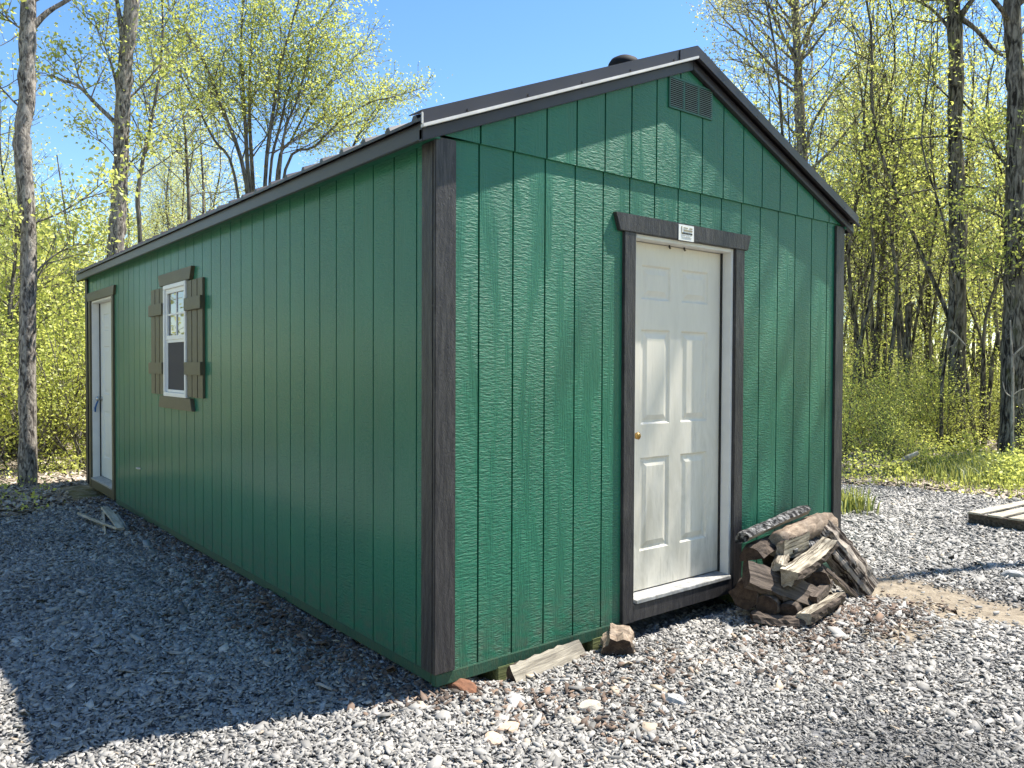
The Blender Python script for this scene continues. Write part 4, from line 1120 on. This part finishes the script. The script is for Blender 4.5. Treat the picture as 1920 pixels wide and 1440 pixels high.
hero('bare_dark_tree', 10, px_path([(1743, 860), (1743, 690), (1741, 600), (1741, 480), (1738, 380), (1738, 260), (1736, 120)], 20), [0.11, 0.10, 0.09, 0.085, 0.07, 0.05, 0.02],
     'thin dark trunk just left of the tall straight tree', M['bark_b'], M['leaf'], nb=14, t0=0.5, ln=2.0, per=5, size=0.066, maxl=2, kids=(6,), n=8, limit=4500)
hero('thin_pale_tree', 11, px_path([(1690, 860), (1688, 700), (1684, 600), (1676, 480), (1668, 360), (1672, 240)], 18.5), [0.07, 0.06, 0.055, 0.045, 0.035, 0.015],
     'thin crooked tree left of the broken snag', M['bark_c'], M['leaf'], nb=12, t0=0.45, ln=1.7, per=5, size=0.066, maxl=2, kids=(6,), n=7, limit=4000)
# broken snag
p = Plant(12); d = 17.5; P3 = np.array(px_path([(1696, 860), (1699, 760), (1701, 680), (1703, 620), (1704, 574)], d)); base = P3[0].copy(); base[2] = gz(base[0], base[1]) - 0.1; P3[0] = base
p.path_tube(P3 - base, [0.085, 0.07, 0.065, 0.062, 0.068], 8, 4, 0.08)
p.path_tube(np.array(px_path([(1699, 577), (1706, 571), (1714, 572)], d)) - base, [0.05, 0.06, 0.03], 6, 3, 0.05)
p.path_tube(np.array(px_path([(1705, 600), (1716, 585), (1728, 572)], d)) - base, [0.02, 0.015, 0.008], 5, 3, 0.05)
root = empty('broken_snag', tuple(base)); tag(root, 'broken off dead snag with a flat bent top among the right trees', 'dead tree'); link('trunk', p.wood_mesh('trunk', M['bark_b']), root)
# thin trees at the far left
hero('thin_forked_tree', 13, px_path([(17, 900), (17, 760), (18, 640), (20, 560), (28, 490), (30, 430)], 14.5), [0.075, 0.062, 0.055, 0.05, 0.03, 0.012], 'thin grey tree forking at the left edge of the picture', M['bark_c'], M['leaf_low'],
     nb=14, t0=0.35, ln=1.6, per=4, size=0.085, maxl=2, kids=(6,), n=7, limit=5000)
hero('thin_twin_tree', 14, px_path([(30, 905), (31, 800), (34, 700), (38, 620), (36, 500)], 15.5), [0.05, 0.045, 0.04, 0.03, 0.012], 'very thin sapling stem beside the left maple trunk', M['bark_c'], M['leaf_low'],
     nb=12, t0=0.3, ln=1.4, per=4, size=0.085, maxl=2, kids=(6,), n=6, limit=4500)
# a tree standing just outside the right of the frame: its crown shades the right half of the gable
hero('tall_slim_tree', 15, [(8.2, -2.0, 0), (8.2, -1.95, 3.0), (8.1, -1.85, 6.0), (8.0, -1.7, 9.0), (7.9, -1.5, 11.5), (7.9, -1.5, 13)], [0.11, 0.095, 0.085, 0.07, 0.045, 0.02], 'tall tree standing beside the pallet just past the right edge', M['bark_b'], M['leaf'],
     nb=13, t0=0.66, ln=1.5, per=3, size=0.10, spread=0.12, maxl=2, kids=(6,), limit=2000)

M['dead_pale'] = mat_bark('pale_dead_wood', (0.20, 0.17, 0.14), (0.56, 0.51, 0.44), 20, 6, 0.5)
def bare(name, label, cat, dist, lines, z0=None):
    p = Plant(140); b = np.array(at(*lines[0][0][0], dist)); b[2] = gz(b[0], b[1]) - 0.05 if z0 is None else z0
    for pts, ra, rb_ in lines:
        Q = np.array(px_path(pts, dist)) - b
        p.path_tube(Q, np.linspace(ra, rb_, len(Q)), 7, 3, 0.05)
    r = empty(name, tuple(b)); tag(r, label, cat); link('stem', p.wood_mesh('stem', M['dead_pale']), r)
bare('bare_sapling', 'pale bare thin stem standing in front of the thickest right trunk', 'dead tree', 13.0,
     [([(1898, 880), (1898, 780), (1899, 700), (1896, 640), (1894, 600)], 0.024, 0.010), ([(1899, 668), (1912, 655), (1930, 640)], 0.012, 0.006), ([(1898, 745), (1885, 735), (1880, 715)], 0.009, 0.004), ([(1898, 742), (1912, 732), (1935, 726)], 0.009, 0.004)])
bare('broken_branch', 'pale broken branch hanging slanted before the tall straight trunk', 'branch', 14.6, [([(1780, 618), (1797, 632), (1812, 650)], 0.015, 0.008), ([(1797, 632), (1790, 645), (1778, 652)], 0.008, 0.004)], 2.2)
bare('fallen_branch', 'short pale fallen branch on the leaf litter right of the shed', 'branch', 11.8, [([(1672, 872), (1688, 866), (1706, 856), (1722, 849)], 0.045, 0.030)])

# --- repeated plants: prototypes, then copies that share their meshes
def proto_tree(seed, h, r, nb, t0, ln, leafmat, bark, per, size, limit, maxl=2, kids=(7,), low=False):
    p = Plant(seed); g = p.r
    k = 7; P = np.zeros((k, 3)); P[:, 2] = np.linspace(0, h, k); P[1:, :2] += np.cumsum(g.normal(0, 0.022 * h, (k - 1, 2)), 0)
    Q, R = p.path_tube(P, np.linspace(r, r * 0.15, k), 7, 3, 0.05)
    p.branches(Q, R, nb, t0, ln, maxl=maxl, kids=kids, ang=(30, 65), twd=6)
    return p.wood_mesh('trunk', bark), p.leaf_mesh('crown', leafmat, per, size, 0.17, limit)
def proto_shrub(seed, h, stems, leafmat, per, size, limit):
    p = Plant(seed); g = p.r
    for k in range(stems):
        az = g.uniform(0, 2 * PI); lean = g.uniform(0.1, 0.5)
        p.limb((g.normal(0, .12), g.normal(0, .12), -0.05), (math.cos(az) * lean, math.sin(az) * lean, 1), h * g.uniform(0.6, 1.1), 0.013, 1, 2, (9,), 0.1, 0.42, (25, 65), 0.10, 12, n=4)
    return p.wood_mesh('stem', M['bark_c']), p.leaf_mesh('foliage', leafmat, per, size, 0.09, limit, clump=1.6)

def copy_thing(root, x, y, rz_, sc, label, group):
    r = root.copy(); COL.objects.link(r); r.location = (x, y, gz(x, y) - 0.04); r.rotation_euler = (random.uniform(-.05, .05), random.uniform(-.05, .05), rz_); r.scale = (sc, sc, sc)
    r['label'] = label; r['group'] = group
    for ch in list(root.children):
        c = ch.copy(); COL.objects.link(c); c.parent = r
    return r
def make_proto(name, meshes, cat, parts):
    o = empty(name); o['category'] = cat
    for nm, me in zip(parts, meshes): link(nm, me, o)
    return o
def place(protos, spots, label, group, sc=(0.8, 1.25)):
    for i, (x, y, s) in enumerate(spots):
        pr = protos[i % len(protos)]
        copy_thing(pr, x, y, random.uniform(0, 6.28), random.uniform(*sc) * s, label, group)
def sector(n, px0, px1, d0, d1, power=1.0, ok=None):
    out = []; tries = 0
    while len(out) < n and tries < n * 60:
        tries += 1
        px = random.uniform(px0, px1); d = d0 + (d1 - d0) * random.random() ** power
        q = at(px, 700, d); x, y = float(q[0]), float(q[1])
        if pad_sd(x, y) > -0.7 or (-0.6 < x < W + 0.6 and -1 < y < L + 0.6): continue
        if ok and not ok(px, d): continue
        out.append((x, y, 1.0))
    return out
TP = ('trunk', 'crown')
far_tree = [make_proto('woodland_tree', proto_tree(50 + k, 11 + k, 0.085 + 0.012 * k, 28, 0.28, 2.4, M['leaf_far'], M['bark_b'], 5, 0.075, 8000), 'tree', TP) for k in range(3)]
slim = [make_proto('slim_sapling', proto_tree(60 + k, 5.5 + 0.6 * k, 0.032, 20, 0.22, 1.35, M['leaf_low'], M['bark_c'], 6, 0.060, 6000), 'young tree', TP) for k in range(3)]
airy = [make_proto('slim_sapling', proto_tree(160 + k, 6.5 + 0.9 * k, 0.036, 15, 0.30, 1.3, M['leaf_low'], M['bark_b'], 4, 0.055, 2400), 'young tree', TP) for k in range(4)]
SP = ('stem', 'foliage')
bush = [make_proto('understory_shrub', proto_shrub(70 + k, 1.6 + 0.3 * k, 8, M['leaf_low'], 5, 0.048, 4200), 'shrub', SP) for k in range(4)]
tallb = [make_proto('tall_shrub', proto_shrub(80 + k, 2.9 + 0.4 * k, 8, M['leaf_low'], 5, 0.055, 5500), 'shrub', SP) for k in range(3)]

place(bush, sector(26, -60, 172, 11.6, 19, 0.8), 'low leafy yellow green shrub in the undergrowth left of the shed', 'low shrubs left of the shed')
place(tallb, sector(12, -60, 190, 14.5, 24), 'tall loose yellow green shrub in the woods left of the shed', 'tall shrubs left of the shed', (0.9, 1.35))
place(slim, sector(18, -60, 210, 16, 30), 'slender pale leafed sapling in the woods left of the shed', 'saplings left of the shed', (0.8, 1.1))
place(bush, sector(56, 1555, 1990, 11.6, 24, 0.8) + sector(14, 1380, 1555, 13, 21), 'low leafy yellow green shrub in the undergrowth right of the shed', 'low shrubs right of the shed', (0.4, 0.85))
place(tallb, sector(10, 1555, 1990, 16.5, 30), 'tall loose yellow green shrub in the woods right of the shed', 'tall shrubs right of the shed', (0.8, 1.2))
place(airy, sector(64, 1560, 1990, 13.5, 36) + sector(14, 1370, 1560, 15, 30), 'slender pale leafed sapling in the woods right of the shed', 'saplings right of the shed', (0.8, 1.4))
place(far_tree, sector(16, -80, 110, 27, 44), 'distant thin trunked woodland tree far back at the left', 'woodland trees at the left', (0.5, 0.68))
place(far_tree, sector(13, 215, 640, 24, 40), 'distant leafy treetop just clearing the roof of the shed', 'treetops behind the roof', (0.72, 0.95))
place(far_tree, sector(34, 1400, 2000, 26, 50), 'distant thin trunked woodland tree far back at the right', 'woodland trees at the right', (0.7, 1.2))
for pr in far_tree + slim + airy + bush + tallb:                # the prototypes themselves are not part of the scene
    for ch in list(pr.children): bpy.data.objects.remove(ch)
    bpy.data.objects.remove(pr)

# far woods that read as one mass: thin stems and leaf clumps all round the clearing
def far_woods():
    g = np.random.default_rng(91)
    az = np.concatenate([g.uniform(0, 2 * PI, 150000), YAW + g.uniform(-0.72, -0.36, 34000), YAW + g.uniform(0.34, 0.72, 40000), YAW + g.uniform(-0.40, 0.36, 34000)])
    n = len(az); r = 24 + 34 * g.random(n) ** 0.8
    outside = np.abs((az - YAW + PI) % (2 * PI) - PI) > 0.8
    r = np.where(outside, 14 + 14 * g.random(n) ** 1.3, r)
    x = CAM[0] + np.sin(az) * r; y = CAM[1] + np.cos(az) * r
    top = np.where(outside, 2.5 + 0.42 * r, 1.2 + 0.155 * r) * (0.75 + 0.5 * vnoise(az * 18, r * 0.06, 5))
    z = ground_z(x, y) + top * g.random(n) ** np.where(outside, 1.25, 0.75)
    m = vnoise(x * 0.5 + z * 0.6, y * 0.5 - z * 0.4, 8) + g.normal(0, 0.12, n) > 0.40
    x, y, z, r = x[m], y[m], z[m], r[m]; P = np.stack([x, y, z], -1); n = len(P)
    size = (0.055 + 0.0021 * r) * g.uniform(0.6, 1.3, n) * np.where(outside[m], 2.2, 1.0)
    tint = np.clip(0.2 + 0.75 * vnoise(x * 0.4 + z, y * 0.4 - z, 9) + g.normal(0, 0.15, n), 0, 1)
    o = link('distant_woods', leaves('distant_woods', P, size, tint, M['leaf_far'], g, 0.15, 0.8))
    tag(o, 'hazy yellow green mass of far woodland foliage behind the trees', 'woods', kind='stuff')
    p = Plant(92)
    for k in range(230):
        a = YAW + (g.uniform(-0.72, -0.48) if k % 4 == 0 else g.uniform(0.36, 0.72)) if k < 165 else YAW + g.uniform(-0.36, 0.36) if k < 200 else g.uniform(0, 2 * PI)
        rr = g.uniform(19, 46); b = np.array([CAM[0] + math.sin(a) * rr, CAM[1] + math.cos(a) * rr, 0]); b[2] = gz(b[0], b[1])
        h = g.uniform(3, 6); q = np.linspace(0, 1, 5)[:, None]
        p.tube(b + q * np.array([g.normal(0, .5), g.normal(0, .5), h]) + g.normal(0, 0.05, (5, 3)), np.linspace(g.uniform(.02, .075), .012, 5), 5)
    tag(link('distant_stems', p.wood_mesh('distant_stems', M['bark_b'])), 'crowd of thin far off stems fading into the woodland', 'woods', kind='stuff')
far_woods()

# ground cover: weeds, dead leaves and a grassy patch along the edge of the gravel
def cover():
    g = np.random.default_rng(95)
    n = 240000
    az = np.concatenate([YAW + g.uniform(-0.68, -0.46, n // 3), YAW + g.uniform(0.36, 0.68, n - n // 3)]); r = 8.5 + 15 * g.random(n) ** 1.3
    x = CAM[0] + np.sin(az) * r; y = CAM[1] + np.cos(az) * r
    sd = pad_sd(x, y)
    k = (sd < 0.15 - 0.9 * g.random(n) ** 2) & ~((x > -0.4) & (x < W + 0.4) & (y > -1) & (y < L + 0.4))
    x, y, sd = x[k], y[k], sd[k]
    dens = fbm(x * 1.5, y * 1.5, 61)
    k = g.random(len(x)) < np.clip((dens - 0.43) * 5, 0.02, 1) * np.where(sd > -1.2, 0.55, 1.0)
    x, y, sd, dens = x[k], y[k], sd[k], dens[k]
    hh = np.clip(0.04 + (dens - 0.40) * 1.3 + 0.05 * np.clip(-sd, 0, 5), 0.02, 0.7)
    P = np.stack([x, y, ground_z(x, y) + hh * g.random(len(x)) ** 1.2], -1)
    right = x > 3
    tint = np.clip(0.25 + 0.6 * fbm(x * 2, y * 2, 62) + g.normal(0, 0.15, len(x)), 0, 1)
    tag(link('ground_cover', leaves('ground_cover', P, g.uniform(0.022, 0.058, len(x)), tint, M['leaf_low'], g, -0.1, 0.6)), 'low green weeds and seedlings along the gravel edge', 'weeds', kind='stuff')
    # dead leaves
    n = 60000
    az = np.concatenate([YAW + g.uniform(-0.68, -0.46, n // 3), YAW + g.uniform(0.34, 0.68, n - n // 3)]); r = 8.5 + 9 * g.random(n)
    x = CAM[0] + np.sin(az) * r; y = CAM[1] + np.cos(az) * r
    k = (pad_sd(x, y) < 0.1) & ~((x > -0.3) & (x < W + 0.3) & (y > -1) & (y < L + 0.3)); x, y = x[k], y[k]
    chips('leaf_litter', np.stack([x, y, ground_z(x, y) + 0.01], -1), g.uniform(0.04, 0.12, len(x)), np.clip(g.normal(0.5, 0.25, len(x)), 0, 1), M['litter'], 'dry pale brown leaf litter scattered over the forest floor', 'leaf litter', 0.05, tilt=0.35)
    # grass
    n = 13000
    cq = gp(1868, 897); cx, cy = float(cq[0]), float(cq[1])
    n0 = n
    x = np.concatenate([cx + g.normal(0, 0.62, n * 3 // 4), g.uniform(-6, 14, n // 12)]); y = np.concatenate([cy + g.normal(0, 0.42, n * 3 // 4), g.uniform(-1, 11, n // 12)])
    tq = gp(1590, 962)
    x = np.concatenate([x, tq[0] + g.normal(0, 0.12, 300)]); y = np.concatenate([y, tq[1] + g.normal(0, 0.12, 300)])
    sd = pad_sd(x, y); tuft = np.hypot(x - tq[0], y - tq[1]) < 0.4
    k = (tuft | ((sd < 0.10) & (sd > -2.8))) & ~((x > -0.3) & (x < W + 0.3) & (y > -1) & (y < L + 0.3)); x, y = x[k], y[k]; n = len(x)
    h = g.uniform(0.08, 0.34, n); a = g.uniform(0, 2 * PI, n); b = g.uniform(0.1, 0.7, n)
    d = np.stack([np.cos(a), np.sin(a), 0 * a], -1); sde = np.stack([-np.sin(a), np.cos(a), 0 * a], -1) * 0.006
    P0 = np.stack([x, y, np.maximum(ground_z(x, y), pad_z(x, y)) - 0.01], -1)
    P1 = P0 + d * (h * b * 0.35)[:, None] + np.stack([0 * h, 0 * h, h * 0.65], -1); P2 = P0 + d * (h * b)[:, None] + np.stack([0 * h, 0 * h, h * (1 - 0.4 * b)], -1)
    V = np.stack([P0 - sde, P0 + sde, P1 + sde * 0.8, P1 - sde * 0.8, P2], 1).reshape(-1, 3)
    bs = (np.arange(n) * 5)[:, None]
    loops = np.concatenate([np.array([[0, 1, 2, 3]]) + bs, np.array([[3, 2, 4]]) + bs], 1).ravel()
    me = fast_mesh('grass', V, loops, np.tile([4, 3], n), [M['grass']], False, np.repeat(np.clip(g.normal(0.45, 0.25, n), 0, 1), 5))
    tag(link('grass', me), 'green grass tufts growing beside the gravel and pallet', 'grass', kind='stuff')
cover()
